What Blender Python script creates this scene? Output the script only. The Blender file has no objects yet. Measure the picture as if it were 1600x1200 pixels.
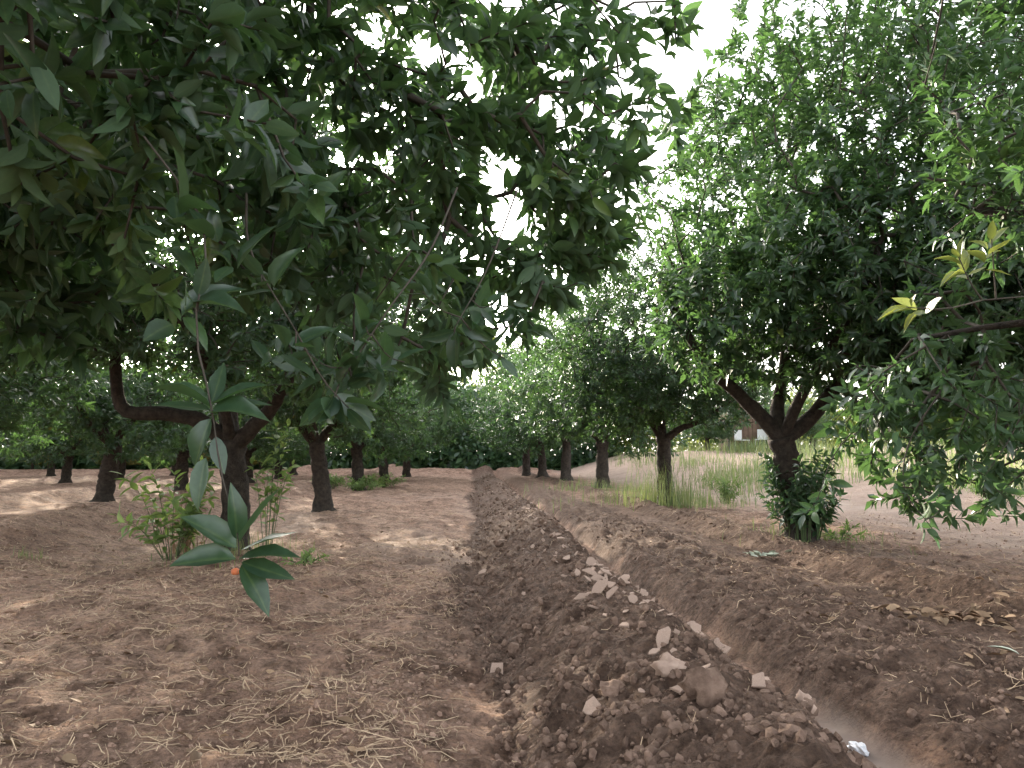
import bpy, math, random
import numpy as np
from mathutils import Vector, Matrix

# ------------------------------------------------------------------ camera, sky, sun
scene = bpy.context.scene
COL = scene.collection
CAM = np.array([0.0, 0.0, 0.9])
YAW, PITCH = math.radians(2.9), math.atan(115 / 1240)
cd = bpy.data.cameras.new('camera')
cam = bpy.data.objects.new('camera', cd)
COL.objects.link(cam)
cam.location = CAM
cam.rotation_euler = (math.pi / 2 + PITCH, 0, -YAW)
cd.sensor_width = 36
cd.lens = 36 * 1240 / 1600
cd.clip_start = 0.02
cd.clip_end = 4000
scene.camera = cam

SUN_EL, SUN_AZ = 14.0, -18.0        # degrees; azimuth from the row direction (+Y) towards +X
world = bpy.data.worlds.new('World')
scene.world = world
world.use_nodes = True
wn = world.node_tree
wn.nodes.clear()
w_out = wn.nodes.new('ShaderNodeOutputWorld')
w_bg = wn.nodes.new('ShaderNodeBackground')
w_sky = wn.nodes.new('ShaderNodeTexSky')
w_hsv = wn.nodes.new('ShaderNodeHueSaturation')
w_sky.sky_type = 'NISHITA'
w_sky.sun_disc = False
w_sky.sun_elevation = math.radians(SUN_EL)
w_sky.sun_rotation = math.radians(SUN_AZ)
w_sky.air_density = 1.0
w_sky.dust_density = 4.0
w_sky.ozone_density = 1.0
w_hsv.inputs['Saturation'].default_value = 0.28      # thin white overcast veil
w_bg.inputs['Strength'].default_value = 0.15
wn.links.new(w_sky.outputs[0], w_hsv.inputs['Color'])
wn.links.new(w_hsv.outputs[0], w_bg.inputs[0])
wn.links.new(w_bg.outputs[0], w_out.inputs[0])

sd = bpy.data.lights.new('sun', 'SUN')
sun = bpy.data.objects.new('sun', sd)
COL.objects.link(sun)
sd.energy = 2.0
sd.angle = math.radians(0.6)
sd.color = (1.0, 0.86, 0.66)
az, el = math.radians(SUN_AZ), math.radians(SUN_EL)
to_sun = Vector((math.sin(az) * math.cos(el), math.cos(az) * math.cos(el), math.sin(el)))
sun.rotation_euler = to_sun.to_track_quat('Z', 'Y').to_euler()

vs = scene.view_settings
vs.view_transform = 'Standard'
vs.look = 'None'
vs.gamma = 1
vs.use_curve_mapping = False
vs.exposure = 2.9
scene.cycles.max_bounces = 8
scene.cycles.diffuse_bounces = 4
scene.cycles.glossy_bounces = 2
scene.cycles.transmission_bounces = 5
scene.cycles.transparent_max_bounces = 4
scene.cycles.caustics_reflective = False
scene.cycles.caustics_refractive = False

random.seed(7)

# ------------------------------------------------------------------ noise
def _hash(ix, iy, iz, seed):
    h = (ix.astype(np.int64) * 374761393 + iy.astype(np.int64) * 668265263 +
         iz.astype(np.int64) * 2147483647 + seed * 1274126177) & 0xFFFFFFFF
    h = ((h ^ (h >> 13)) * 1274126177) & 0xFFFFFFFF
    h = h ^ (h >> 16)
    return (h & 0xFFFFFF) / float(0xFFFFFF)

def noise2(x, y, seed=0):
    x0, y0 = np.floor(x), np.floor(y)
    fx, fy = x - x0, y - y0
    u, v = fx * fx * (3 - 2 * fx), fy * fy * (3 - 2 * fy)
    z = np.zeros_like(x0)
    a, b = _hash(x0, y0, z, seed), _hash(x0 + 1, y0, z, seed)
    c, d = _hash(x0, y0 + 1, z, seed), _hash(x0 + 1, y0 + 1, z, seed)
    return (a * (1 - u) + b * u) * (1 - v) + (c * (1 - u) + d * u) * v * 1.0 - 0.5

def noise3(P, seed=0):
    x, y, z = P[:, 0], P[:, 1], P[:, 2]
    x0, y0, z0 = np.floor(x), np.floor(y), np.floor(z)
    f = [x - x0, y - y0, z - z0]
    u, v, w = [t * t * (3 - 2 * t) for t in f]
    r = 0
    for i in (0, 1):
        for j in (0, 1):
            for k in (0, 1):
                r = r + _hash(x0 + i, y0 + j, z0 + k, seed) * (u if i else 1 - u) * (v if j else 1 - v) * (w if k else 1 - w)
    return r - 0.5

def fbm2(x, y, seed, octs=3, gain=0.5):
    s, a = 0, 1.0
    for o in range(octs):
        s = s + a * noise2(x * 2 ** o + 17.3 * o, y * 2 ** o - 9.1 * o, seed + o)
        a *= gain
    return s

def worley2(x, y, seed):
    x0, y0 = np.floor(x), np.floor(y)
    best = np.full(x.shape, 9.0)
    bh = np.zeros(x.shape)
    zz = np.zeros_like(x0)
    for i in (-1, 0, 1):
        for j in (-1, 0, 1):
            cx, cy = x0 + i, y0 + j
            px, py = cx + _hash(cx, cy, zz, seed), cy + _hash(cx, cy, zz, seed + 1)
            d = (px - x) ** 2 + (py - y) ** 2
            hh = _hash(cx, cy, zz, seed + 2)
            m = d < best
            best = np.where(m, d, best)
            bh = np.where(m, hh, bh)
    return np.sqrt(best), bh

# ------------------------------------------------------------------ ground relief
PS = [-60, -16.6, -15.8, -15.0, -13.6, -9.6, -8.9, -8.2, -6.2, -5.4, -4.9, -4.3, -3.7, -3.1, -2.2, -1.2, -0.3, -0.02, 0.12, 0.30, 0.55, 0.80, 0.95, 1.08, 1.20, 1.31, 1.38, 1.50, 1.9, 2.3, 2.55, 2.78, 3.05, 3.4, 4.2, 6, 9, 60]
PZ = [0.1, 0.0, 0.25, 0.0, 0.02, 0.0, 0.27, 0.0, 0.02, 0.0, 0.16, 0.30, 0.10, 0.0, 0.05, 0.02, 0.0, -0.05, -0.08, 0.01, 0.12, 0.17, 0.12, 0.01, -0.09, -0.10, -0.01, 0.05, 0.08, 0.08, 0.06, 0.19, 0.10, 0.10, 0.07, 0.06, 0.08, 0.1]

def lateral(x, y):
    return x - 0.05 * np.sin(0.55 * y + 1.0) * np.clip(y / 8, 0, 1) - 0.10 * noise2(y * 0.8, x * 0 + 3.3, 5)

def zones(x, y):
    s = lateral(x, y) + 0.16 * noise2(x * 2.2, y * 2.2, 61) + 0.10 * noise2(x * 9, y * 9, 62)
    def band(a, b, soft):
        return np.clip((s - a) / soft, 0, 1) * np.clip((b - s) / soft, 0, 1)
    edge = np.interp(y, [2.3, 3.2, 5, 9, 20], [0.16, 0.06, -0.12, -0.12, 0.0]) + 0.22 * noise2(y * 1.3, x * 0 + 7, 63) + 0.10 * noise2(x * 5, y * 5, 64)
    ridge = np.clip(np.clip((s - edge) / 0.06, 0, 1) * np.clip((1.19 - s) / 0.07, 0, 1) + band(-0.42, 0.1, 0.15) * np.clip((y - 3.2) / 0.8, 0, 1) * np.clip((6.5 - y) / 2, 0, 1) * 0.5, 0, 1)
    bank = band(1.30, 2.15, 0.10) * np.clip(1.3 - 0.03 * y, 0.4, 1)
    bund = band(2.5, 3.05, 0.2)
    s0 = lateral(x, y)
    track = np.clip((s0 - 1.16) / 0.03, 0, 1) * np.clip((1.36 - s0) / 0.03, 0, 1) * np.clip((3.6 - y) * 2 + 6 * noise2(y * 1.4, x * 0, 66) - 0.4, 0, 1)
    left = band(-5.2, -3.4, 0.3)
    return s, ridge, bank, bund, track, left

def ground_z(x, y, detail=True):
    x = np.asarray(x, float); y = np.asarray(y, float)
    s = lateral(x, y)
    z = np.interp(s, PS, PZ)
    # ridge crest dips and swells along its length
    z = z * (1 + 0.35 * noise2(y * 0.6, np.round(s / 6), 8))
    near = np.exp(-np.maximum(y, 0) / 60)
    z = z + 0.05 * fbm2(x * 0.45, y * 0.45, 11, 2)
    # low hummocks on the trodden strip
    fl = np.clip((-0.25 - s) / 0.4, 0, 1)
    z = z + fl * (0.055 * fbm2(x * 1.3 + 0.4 * y, y * 1.7, 21, 3))
    # cross bund closing the alley
    z = z + 0.28 * np.exp(-((y - 44 - 0.03 * x) / 1.1) ** 2) * np.clip((6 - x) / 3, 0, 1)
    # field to the right rises a little
    z = z + np.clip((x - 6) / 30, 0, 1) * 0.7 + np.clip((y - 13) / 20, 0, 1) * np.clip((x - 5) / 4, 0, 1) * 1.0
    if detail:
        _, ridge, bank, bund, track, left = zones(x, y)
        rough = np.clip(ridge + 0.95 * bank + 0.5 * bund + 0.45 * left, 0, 1)
        wx, wy = x + 0.03 * noise2(x * 20, y * 20, 35), y + 0.03 * noise2(x * 20, y * 20, 36)
        d1, h1 = worley2(wx * 10, wy * 10, 31)
        d2, h2 = worley2(wx * 24, wy * 24, 41)
        c = 0.040 * (h1 ** 2) * np.clip(1.1 - d1 * 1.4, 0, 0.7) + 0.026 * h2 * np.clip(1.1 - d2 * 1.4, 0, 0.8)
        z = z + rough * (c + 0.05 * fbm2(x * 6, y * 6, 51, 4, 0.65)) * (1 - 0.9 * track)
        calm = 1 - rough
        z = z + calm * (1 - track) * (0.042 * fbm2(x * 5, y * 7, 71, 4, 0.62) + 0.012 * h2 * (h1 > 0.6) * np.clip(1 - d2 * 1.4, 0, 1))
    return z

# ------------------------------------------------------------------ node helpers and materials
def new_mat(name):
    m = bpy.data.materials.new(name)
    m.use_nodes = True
    nt = m.node_tree
    nt.nodes.clear()
    return m, nt, nt.nodes, nt.links

def node(nt, typ, **kw):
    n = nt.nodes.new(typ)
    for k, v in kw.items():
        if k.startswith('i_'):
            n.inputs[k[2:].replace('_', ' ')].default_value = v
        else:
            setattr(n, k, v)
    return n

def ramp(nt, src, stops):
    r = nt.nodes.new('ShaderNodeValToRGB')
    el = r.color_ramp.elements
    while len(el) < len(stops):
        el.new(0.5)
    for e, (p, c) in zip(el, stops):
        e.position = p
        e.color = (*c, 1)
    nt.links.new(src, r.inputs[0])
    return r.outputs[0]

def mixc(nt, fac, a, b, mode='MIX'):
    n = nt.nodes.new('ShaderNodeMix')
    n.data_type = 'RGBA'
    n.blend_type = mode
    for sock, v in ((n.inputs[0], fac), (n.inputs[6], a), (n.inputs[7], b)):
        if hasattr(v, 'is_linked') or isinstance(v, bpy.types.NodeSocket):
            nt.links.new(v, sock)
        else:
            sock.default_value = v if isinstance(v, float) else (*v, 1)
    return n.outputs[2]

def leaf_material(name, stops, trans_col, trans=0.38, rough=0.42, under=(0.075, 0.135, 0.065)):
    m, nt, N, L = new_mat(name)
    out = node(nt, 'ShaderNodeOutputMaterial')
    at = node(nt, 'ShaderNodeAttribute', attribute_name='tint')
    ac = node(nt, 'ShaderNodeAttribute', attribute_name='across')
    tc = node(nt, 'ShaderNodeTexCoord')
    nz = node(nt, 'ShaderNodeTexNoise', i_Scale=9.0, i_Detail=2.0)
    L.new(tc.outputs['Object'], nz.inputs['Vector'])
    col = ramp(nt, at.outputs['Fac'], stops)
    # pale midrib
    mr = node(nt, 'ShaderNodeMapRange')
    mr.inputs['From Min'].default_value = 0.0
    mr.inputs['From Max'].default_value = 0.16
    mr.inputs['To Min'].default_value = 0.45
    mr.inputs['To Max'].default_value = 0.0
    L.new(ac.outputs['Fac'], mr.inputs['Value'])
    col = mixc(nt, mr.outputs[0], col, (0.12, 0.17, 0.06))
    mul = node(nt, 'ShaderNodeMapRange')
    mul.inputs['To Min'].default_value = 0.55
    mul.inputs['To Max'].default_value = 1.45
    L.new(nz.outputs['Fac'], mul.inputs['Value'])
    hs = node(nt, 'ShaderNodeHueSaturation')
    L.new(mul.outputs[0], hs.inputs['Value'])
    L.new(col, hs.inputs['Color'])
    geo = node(nt, 'ShaderNodeNewGeometry')
    und = mixc(nt, 0.6, hs.outputs[0], under)
    col2 = mixc(nt, geo.outputs['Backfacing'], hs.outputs[0], und)
    p = node(nt, 'ShaderNodeBsdfPrincipled')
    L.new(col2, p.inputs['Base Color'])
    rg = node(nt, 'ShaderNodeMapRange')
    rg.inputs['To Min'].default_value = rough
    rg.inputs['To Max'].default_value = 0.68
    L.new(geo.outputs['Backfacing'], rg.inputs['Value'])
    L.new(rg.outputs[0], p.inputs['Roughness'])
    p.inputs['Specular IOR Level'].default_value = 0.6
    tr = node(nt, 'ShaderNodeBsdfTranslucent')
    tcol = mixc(nt, 0.5, hs.outputs[0], trans_col)
    L.new(tcol, tr.inputs['Color'])
    ms = node(nt, 'ShaderNodeMixShader')
    ms.inputs[0].default_value = trans
    L.new(p.outputs[0], ms.inputs[1])
    L.new(tr.outputs[0], ms.inputs[2])
    L.new(ms.outputs[0], out.inputs['Surface'])
    return m

LEAF = leaf_material('citrus_leaf', [(0.0, (0.026, 0.052, 0.031)), (0.5, (0.044, 0.086, 0.042)), (0.82, (0.078, 0.138, 0.048)), (0.95, (0.11, 0.18, 0.04)), (1.0, (0.26, 0.22, 0.05))], (0.13, 0.28, 0.05), 0.36, 0.30)
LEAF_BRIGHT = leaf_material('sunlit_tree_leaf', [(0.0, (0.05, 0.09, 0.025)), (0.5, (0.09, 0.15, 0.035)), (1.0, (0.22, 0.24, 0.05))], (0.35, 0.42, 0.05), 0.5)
LEAF_GOLD = leaf_material('yellowing_sunlit_leaf', [(0.0, (0.10, 0.12, 0.03)), (0.5, (0.20, 0.18, 0.04)), (1.0, (0.34, 0.26, 0.05))], (0.55, 0.42, 0.06), 0.5)  # yellow leaves; for the far left bushes golden sunlight is put into the colour
LEAF_SPRIG = leaf_material('yellow_green_leaf', [(0.0, (0.10, 0.15, 0.04)), (0.6, (0.17, 0.21, 0.055)), (0.9, (0.24, 0.24, 0.06)), (1.0, (0.42, 0.27, 0.06))], (0.4, 0.42, 0.06), 0.4)
WEED = leaf_material('weed_leaf', [(0.0, (0.09, 0.15, 0.045)), (0.6, (0.15, 0.24, 0.065)), (1.0, (0.20, 0.24, 0.08))], (0.3, 0.42, 0.08), 0.4, 0.6)
GRASS = leaf_material('grass_blade', [(0.0, (0.10, 0.14, 0.045)), (0.5, (0.19, 0.23, 0.085)), (1.0, (0.34, 0.30, 0.15))], (0.35, 0.42, 0.12), 0.35, 0.6)

def simple_mat(name, c1, c2, scale, rough=0.85, bump=0.4, detail=6.0, attr=None, bump_dist=0.02, spec=0.3):
    m, nt, N, L = new_mat(name)
    out = node(nt, 'ShaderNodeOutputMaterial')
    tc = node(nt, 'ShaderNodeTexCoord')
    nz = node(nt, 'ShaderNodeTexNoise', i_Scale=scale, i_Detail=detail, i_Roughness=0.65)
    L.new(tc.outputs['Object'], nz.inputs['Vector'])
    col = ramp(nt, nz.outputs['Fac'], [(0.3, c1), (0.7, c2)])
    if attr:
        at = node(nt, 'ShaderNodeAttribute', attribute_name=attr)
        mr = node(nt, 'ShaderNodeMapRange')
        mr.inputs['To Min'].default_value = 0.6
        mr.inputs['To Max'].default_value = 1.4
        L.new(at.outputs['Fac'], mr.inputs['Value'])
        hs = node(nt, 'ShaderNodeHueSaturation')
        L.new(col, hs.inputs['Color']); L.new(mr.outputs[0], hs.inputs['Value'])
        col = hs.outputs[0]
    p = node(nt, 'ShaderNodeBsdfPrincipled', i_Roughness=rough)
    p.inputs['Specular IOR Level'].default_value = spec
    L.new(col, p.inputs['Base Color'])
    if bump:
        b = node(nt, 'ShaderNodeBump', i_Strength=bump, i_Distance=bump_dist)
        n2 = node(nt, 'ShaderNodeTexNoise', i_Scale=scale * 4, i_Detail=5.0, i_Roughness=0.7)
        L.new(tc.outputs['Object'], n2.inputs['Vector'])
        L.new(n2.outputs['Fac'], b.inputs['Height'])
        L.new(b.outputs[0], p.inputs['Normal'])
    L.new(p.outputs[0], out.inputs['Surface'])
    return m

BARK = simple_mat('orange_tree_bark', (0.020, 0.016, 0.013), (0.085, 0.066, 0.052), 18, 0.9, 1.0, bump_dist=0.02)
TWIG = simple_mat('twig_bark', (0.04, 0.034, 0.026), (0.085, 0.07, 0.055), 30, 0.9, 0)
GREEN_TWIG = simple_mat('green_shoot', (0.05, 0.08, 0.03), (0.09, 0.12, 0.05), 30, 0.6, 0)
DRYCLOD = simple_mat('dry_clod', (0.20, 0.125, 0.093), (0.40, 0.27, 0.2), 16, 0.95, 0.7, attr='tint', bump_dist=0.012, spec=0.15)
CLOD = simple_mat('damp_clod', (0.10, 0.063, 0.046), (0.25, 0.167, 0.125), 16, 0.95, 0.7, attr='tint', bump_dist=0.012, spec=0.15)
SLAB = simple_mat('dried_mud', (0.28, 0.19, 0.145), (0.46, 0.335, 0.265), 18, 0.9, 0.35, bump_dist=0.006, spec=0.15)
STRAW = simple_mat('dry_straw', (0.34, 0.225, 0.14), (0.56, 0.42, 0.28), 2.5, 0.8, 0, attr='tint')
DRYLEAF = simple_mat('dead_leaf', (0.17, 0.10, 0.06), (0.34, 0.23, 0.14), 6, 0.8, 0, attr='tint')
PAPER = simple_mat('white_scrap', (0.62, 0.62, 0.64), (0.78, 0.78, 0.8), 12, 0.8, 0.3)
PALELEAF = simple_mat('wilted_pale_leaf', (0.36, 0.40, 0.30), (0.55, 0.57, 0.46), 12, 0.7, 0.2, attr='tint')
FRUIT = simple_mat('orange_peel', (0.55, 0.13, 0.05), (0.66, 0.19, 0.07), 5, 0.5, 0.3, bump_dist=0.002)
RUST = simple_mat('rusty_sheet', (0.10, 0.065, 0.045), (0.22, 0.145, 0.10), 3.0, 0.85, 0.2)
GREYBOARD = simple_mat('grey_board', (0.22, 0.21, 0.20), (0.34, 0.32, 0.30), 3.0, 0.8, 0.2)
WHITEPAINT = simple_mat('white_plastic', (0.66, 0.65, 0.62), (0.76, 0.75, 0.72), 3.0, 0.5, 0)

def soil_material():
    m, nt, N, L = new_mat('orchard_soil')
    out = node(nt, 'ShaderNodeOutputMaterial')
    tc = node(nt, 'ShaderNodeTexCoord')
    def noise(scale, detail=6.0, rough=0.6):
        n = node(nt, 'ShaderNodeTexNoise', i_Scale=scale, i_Detail=detail, i_Roughness=rough)
        L.new(tc.outputs['Object'], n.inputs['Vector'])
        return n.outputs['Fac']
    za = node(nt, 'ShaderNodeAttribute', attribute_name='zone')
    sep = node(nt, 'ShaderNodeSeparateColor')
    L.new(za.outputs['Color'], sep.inputs[0])
    dry = ramp(nt, noise(1.6), [(0.30, (0.215, 0.128, 0.092)), (0.5, (0.345, 0.22, 0.162)), (0.72, (0.43, 0.29, 0.215))])
    fine = ramp(nt, noise(38, 5, 0.7), [(0.3, (0.42, 0.39, 0.36)), (0.5, (0.95, 0.95, 0.95)), (0.72, (1.4, 1.33, 1.22))])
    dry = mixc(nt, 1.0, dry, ramp(nt, noise(6.5, 6, 0.7), [(0.36, (0.42, 0.40, 0.37)), (0.52, (1, 1, 1)), (0.7, (1.25, 1.2, 1.1))]), 'MULTIPLY')
    dry = mixc(nt, 1.0, dry, fine, 'MULTIPLY')
    damp = ramp(nt, noise(9), [(0.3, (0.074, 0.045, 0.032)), (0.52, (0.146, 0.093, 0.068)), (0.75, (0.24, 0.16, 0.12))])
    damp = mixc(nt, 1.0, damp, fine, 'MULTIPLY')
    col = mixc(nt, sep.outputs[0], dry, damp)
    smear = ramp(nt, noise(5, 3), [(0.3, (0.17, 0.13, 0.11)), (0.7, (0.24, 0.19, 0.16))])
    col = mixc(nt, sep.outputs[1], col, smear)
    pale = ramp(nt, noise(3.0, 4), [(0.3, (0.34, 0.25, 0.2)), (0.7, (0.46, 0.36, 0.29))])
    col = mixc(nt, sep.outputs[2], col, pale)
    p = node(nt, 'ShaderNodeBsdfPrincipled', i_Roughness=0.95)
    p.inputs['Specular IOR Level'].default_value = 0.15
    L.new(col, p.inputs['Base Color'])
    add = node(nt, 'ShaderNodeMath', operation='ADD')
    L.new(noise(22, 8, 0.7), add.inputs[0])
    m2 = node(nt, 'ShaderNodeMath', operation='MULTIPLY')
    L.new(noise(90, 4, 0.7), m2.inputs[0]); m2.inputs[1].default_value = 0.35
    L.new(m2.outputs[0], add.inputs[1])
    st = node(nt, 'ShaderNodeMapRange')
    st.inputs['To Min'].default_value = 1.0
    st.inputs['To Max'].default_value = 0.12
    L.new(sep.outputs[1], st.inputs['Value'])
    b = node(nt, 'ShaderNodeBump', i_Distance=0.05)
    L.new(st.outputs[0], b.inputs['Strength'])
    L.new(add.outputs[0], b.inputs['Height'])
    L.new(b.outputs[0], p.inputs['Normal'])
    L.new(p.outputs[0], out.inputs['Surface'])
    return m

SOIL = soil_material()

# ------------------------------------------------------------------ mesh helpers
def mesh_np(name, verts, loops, sizes, mat, smooth=True, attrs=None):
    """verts (n,3); loops flat corner vertex ids; sizes per-face corner counts"""
    me = bpy.data.meshes.new(name)
    verts = np.ascontiguousarray(verts, np.float32)
    loops = np.ascontiguousarray(loops, np.int32)
    sizes = np.ascontiguousarray(sizes, np.int32)
    me.vertices.add(len(verts))
    me.vertices.foreach_set('co', verts.ravel())
    me.loops.add(len(loops))
    me.loops.foreach_set('vertex_index', loops)
    me.polygons.add(len(sizes))
    st = np.zeros(len(sizes), np.int32)
    st[1:] = np.cumsum(sizes)[:-1]
    me.polygons.foreach_set('loop_start', st)
    me.polygons.foreach_set('use_smooth', np.full(len(sizes), smooth, bool))
    for k, v in (attrs or {}).items():
        v = np.asarray(v, np.float32)
        if v.ndim == 1:
            a = me.attributes.new(k, 'FLOAT', 'POINT')
            a.data.foreach_set('value', np.ascontiguousarray(v))
        else:
            a = me.attributes.new(k, 'FLOAT_COLOR', 'POINT')
            a.data.foreach_set('color', np.ascontiguousarray(np.concatenate([v, np.ones((len(v), 1), np.float32)], 1)).ravel())
    if mat:
        me.materials.append(mat)
    me.update(calc_edges=True)
    return me

def link(name, me, parent=None, loc=(0, 0, 0)):
    o = bpy.data.objects.new(name, me)
    COL.objects.link(o)
    o.location = loc
    if parent:
        o.parent = parent
    return o

def tag(o, label=None, cat=None, group=None, kind=None):
    if label: o['label'] = label
    if cat: o['category'] = cat
    if group: o['group'] = group
    if kind: o['kind'] = kind
    return o

def unit(v):
    return v / np.maximum(np.linalg.norm(v, axis=-1, keepdims=True), 1e-9)

class Geo:
    """collects pieces into one mesh"""
    def __init__(s):
        s.v, s.l, s.n, s.a, s.k = [], [], [], [], 0
    def add(s, v, faces, tint=0.5):
        v = np.asarray(v, float)
        for f in faces:
            s.l.extend([i + s.k for i in f]); s.n.append(len(f))
        s.v.append(v); s.a.append(np.full(len(v), tint)); s.k += len(v)
    def mesh(s, name, mat, smooth=True):
        return mesh_np(name, np.concatenate(s.v), s.l, s.n, mat, smooth, {'tint': np.concatenate(s.a)})

def smooth_path(pts, n):
    """Catmull-Rom through pts -> n samples"""
    P = np.asarray(pts, float)
    Q = np.concatenate([[2 * P[0] - P[1]], P, [2 * P[-1] - P[-2]]])
    ts = np.linspace(0, len(P) - 1 - 1e-6, n)
    i = ts.astype(int); t = (ts - i)[:, None]
    a, b, c, d = Q[i], Q[i + 1], Q[i + 2], Q[i + 3]
    return 0.5 * (2 * b + (c - a) * t + (2 * a - 5 * b + 4 * c - d) * t ** 2 + (3 * b - a - 3 * c + d) * t ** 3)

def tube(path, radii, sides=10, knobbly=0.0, seed=0, cap=True):
    P = np.asarray(path, float); n = len(P)
    T = unit(np.gradient(P, axis=0))
    ref = np.array([0.3, 1, 0.1]) if abs(T[0, 2]) > 0.8 else np.array([0, 0, 1.0])
    V = []
    u = np.cross(T[0], ref); u /= np.linalg.norm(u)
    for i in range(n):
        u = u - T[i] * np.dot(u, T[i]); u /= np.linalg.norm(u)
        w = np.cross(T[i], u)
        a = np.linspace(0, 2 * math.pi, sides, endpoint=False)[:, None]
        V.append(P[i] + radii[i] * (np.cos(a) * u + np.sin(a) * w))
    V = np.concatenate(V)
    if knobbly:
        C = np.repeat(P, sides, 0)
        k = noise3(V * 9 + seed * 3.1, seed) + 0.6 * noise3(V * 24, seed + 4)
        V = C + (V - C) * (1 + knobbly * 2 * k)[:, None]
    F = []
    for i in range(n - 1):
        for j in range(sides):
            a, b = i * sides + j, i * sides + (j + 1) % sides
            F.append((a, b, b + sides, a + sides))
    if cap:
        F.append(tuple(range(n * sides - sides, n * sides)))
    return V, F

# ------------------------------------------------------------------ leaves
def leaf_template(kind):
    """x across, y along, z normal; unit length. returns verts, faces, across"""
    if kind == 'fine':
        ts = [0.0, 0.12, 0.32, 0.55, 0.78, 1.0]
        ws = [0.0, 0.115, 0.19, 0.185, 0.11, 0.0]
    elif kind == 'medium':
        ts = [0.0, 0.42, 1.0]
        ws = [0.0, 0.20, 0.0]
    else:
        ts = [0.0, 0.45, 1.0]
        ws = [0.0, 0.25, 0.0]
    V, A, F = [], [], []
    rows = []
    for t, w in zip(ts, ws):
        zc = -0.16 * t * t + 0.05 * t
        if w == 0:
            rows.append([len(V)]); V.append((0, t, zc)); A.append(0.0)
        elif kind == 'coarse':
            rows.append([len(V), len(V) + 1])
            V += [(-w, t, zc), (w, t, zc)]; A += [0.6, 0.6]
        else:
            rows.append([len(V), len(V) + 1, len(V) + 2])
            V += [(-w, t, zc + 0.42 * w), (0, t, zc), (w, t, zc + 0.42 * w)]; A += [1.0, 0.0, 1.0]
    for a, b in zip(rows[:-1], rows[1:]):
        if len(a) == 1 and len(b) == 3:
            F += [(a[0], b[1], b[0]), (a[0], b[2], b[1])]
        elif len(a) == 3 and len(b) == 1:
            F += [(a[0], a[1], b[0]), (a[1], a[2], b[0])]
        elif len(a) == 3:
            F += [(a[0], a[1], b[1], b[0]), (a[1], a[2], b[2], b[1])]
    if kind == 'coarse':
        F = [(0, 2, 1), (2, 0, 1)][:0] + [(0, 2, 3, 1)]
    return np.array(V, float), F, np.array(A)

TEMPL = {k: leaf_template(k) for k in ('fine', 'medium', 'coarse')}

def leaves_mesh(name, pos, d, nrm, size, tint, kind, mat):
    V, F, A = TEMPL[kind]
    side = np.cross(d, nrm)
    N = len(pos)
    # slight individual bend and width
    rng = np.random.default_rng(N)
    wv = rng.uniform(0.8, 1.2, N)[:, None]
    bend = rng.uniform(0.4, 1.9, N)[:, None]
    out = (pos[:, None, :] + size[:, None, None] * (
        V[None, :, 0:1] * (side * wv)[:, None, :] + V[None, :, 1:2] * d[:, None, :] +
        (V[None, :, 2] * bend)[:, :, None] * nrm[:, None, :]))
    loops = np.array([i for f in F for i in f])
    sizes = np.array([len(f) for f in F])
    nv = len(V)
    L = (loops[None, :] + (np.arange(N) * nv)[:, None]).ravel()
    return mesh_np(name, out.reshape(-1, 3), L, np.tile(sizes, N), mat, True,
                   {'tint': np.repeat(tint, nv), 'across': np.tile(A, N)})

# shared single-leaf meshes, used by the leaves that are objects of their own
LEAF_VARIANTS = {}
def leaf_variant(mat, tint, rnd):
    q = min(11, max(0, int(tint * 12)))
    key = (mat.name, q, rnd % 3)
    if key not in LEAF_VARIANTS:
        V, F, A = TEMPL['fine']
        V = V.copy()
        r = np.random.default_rng(q * 7 + rnd % 3)
        V[:, 2] *= (0.5, 1.2, 2.2)[rnd % 3]
        V[:, 0] *= r.uniform(0.85, 1.2)
        V[:, 0] += 0.10 * (rnd % 3 - 1) * V[:, 1] ** 2
        V[:, 2] += 0.02 * np.sin(V[:, 1] * 9 + rnd) * A
        l = [i for f in F for i in f]
        LEAF_VARIANTS[key] = mesh_np('leaf', V, l, [len(f) for f in F], mat, True,
                                     {'tint': np.full(len(V), (q + 0.5) / 12), 'across': A})
    return LEAF_VARIANTS[key]

def leaf_objects(parent, pos, d, nrm, size, tint, mat):
    side = np.cross(d, nrm)
    for i in range(len(pos)):
        o = bpy.data.objects.new('leaf', leaf_variant(mat, float(tint[i]), i))
        COL.objects.link(o)
        o.parent = parent
        s = float(size[i])
        M = np.eye(4)
        M[:3, 0], M[:3, 1], M[:3, 2], M[:3, 3] = side[i] * s, d[i] * s, nrm[i] * s, pos[i]
        o.matrix_basis = Matrix(M.tolist())

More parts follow.
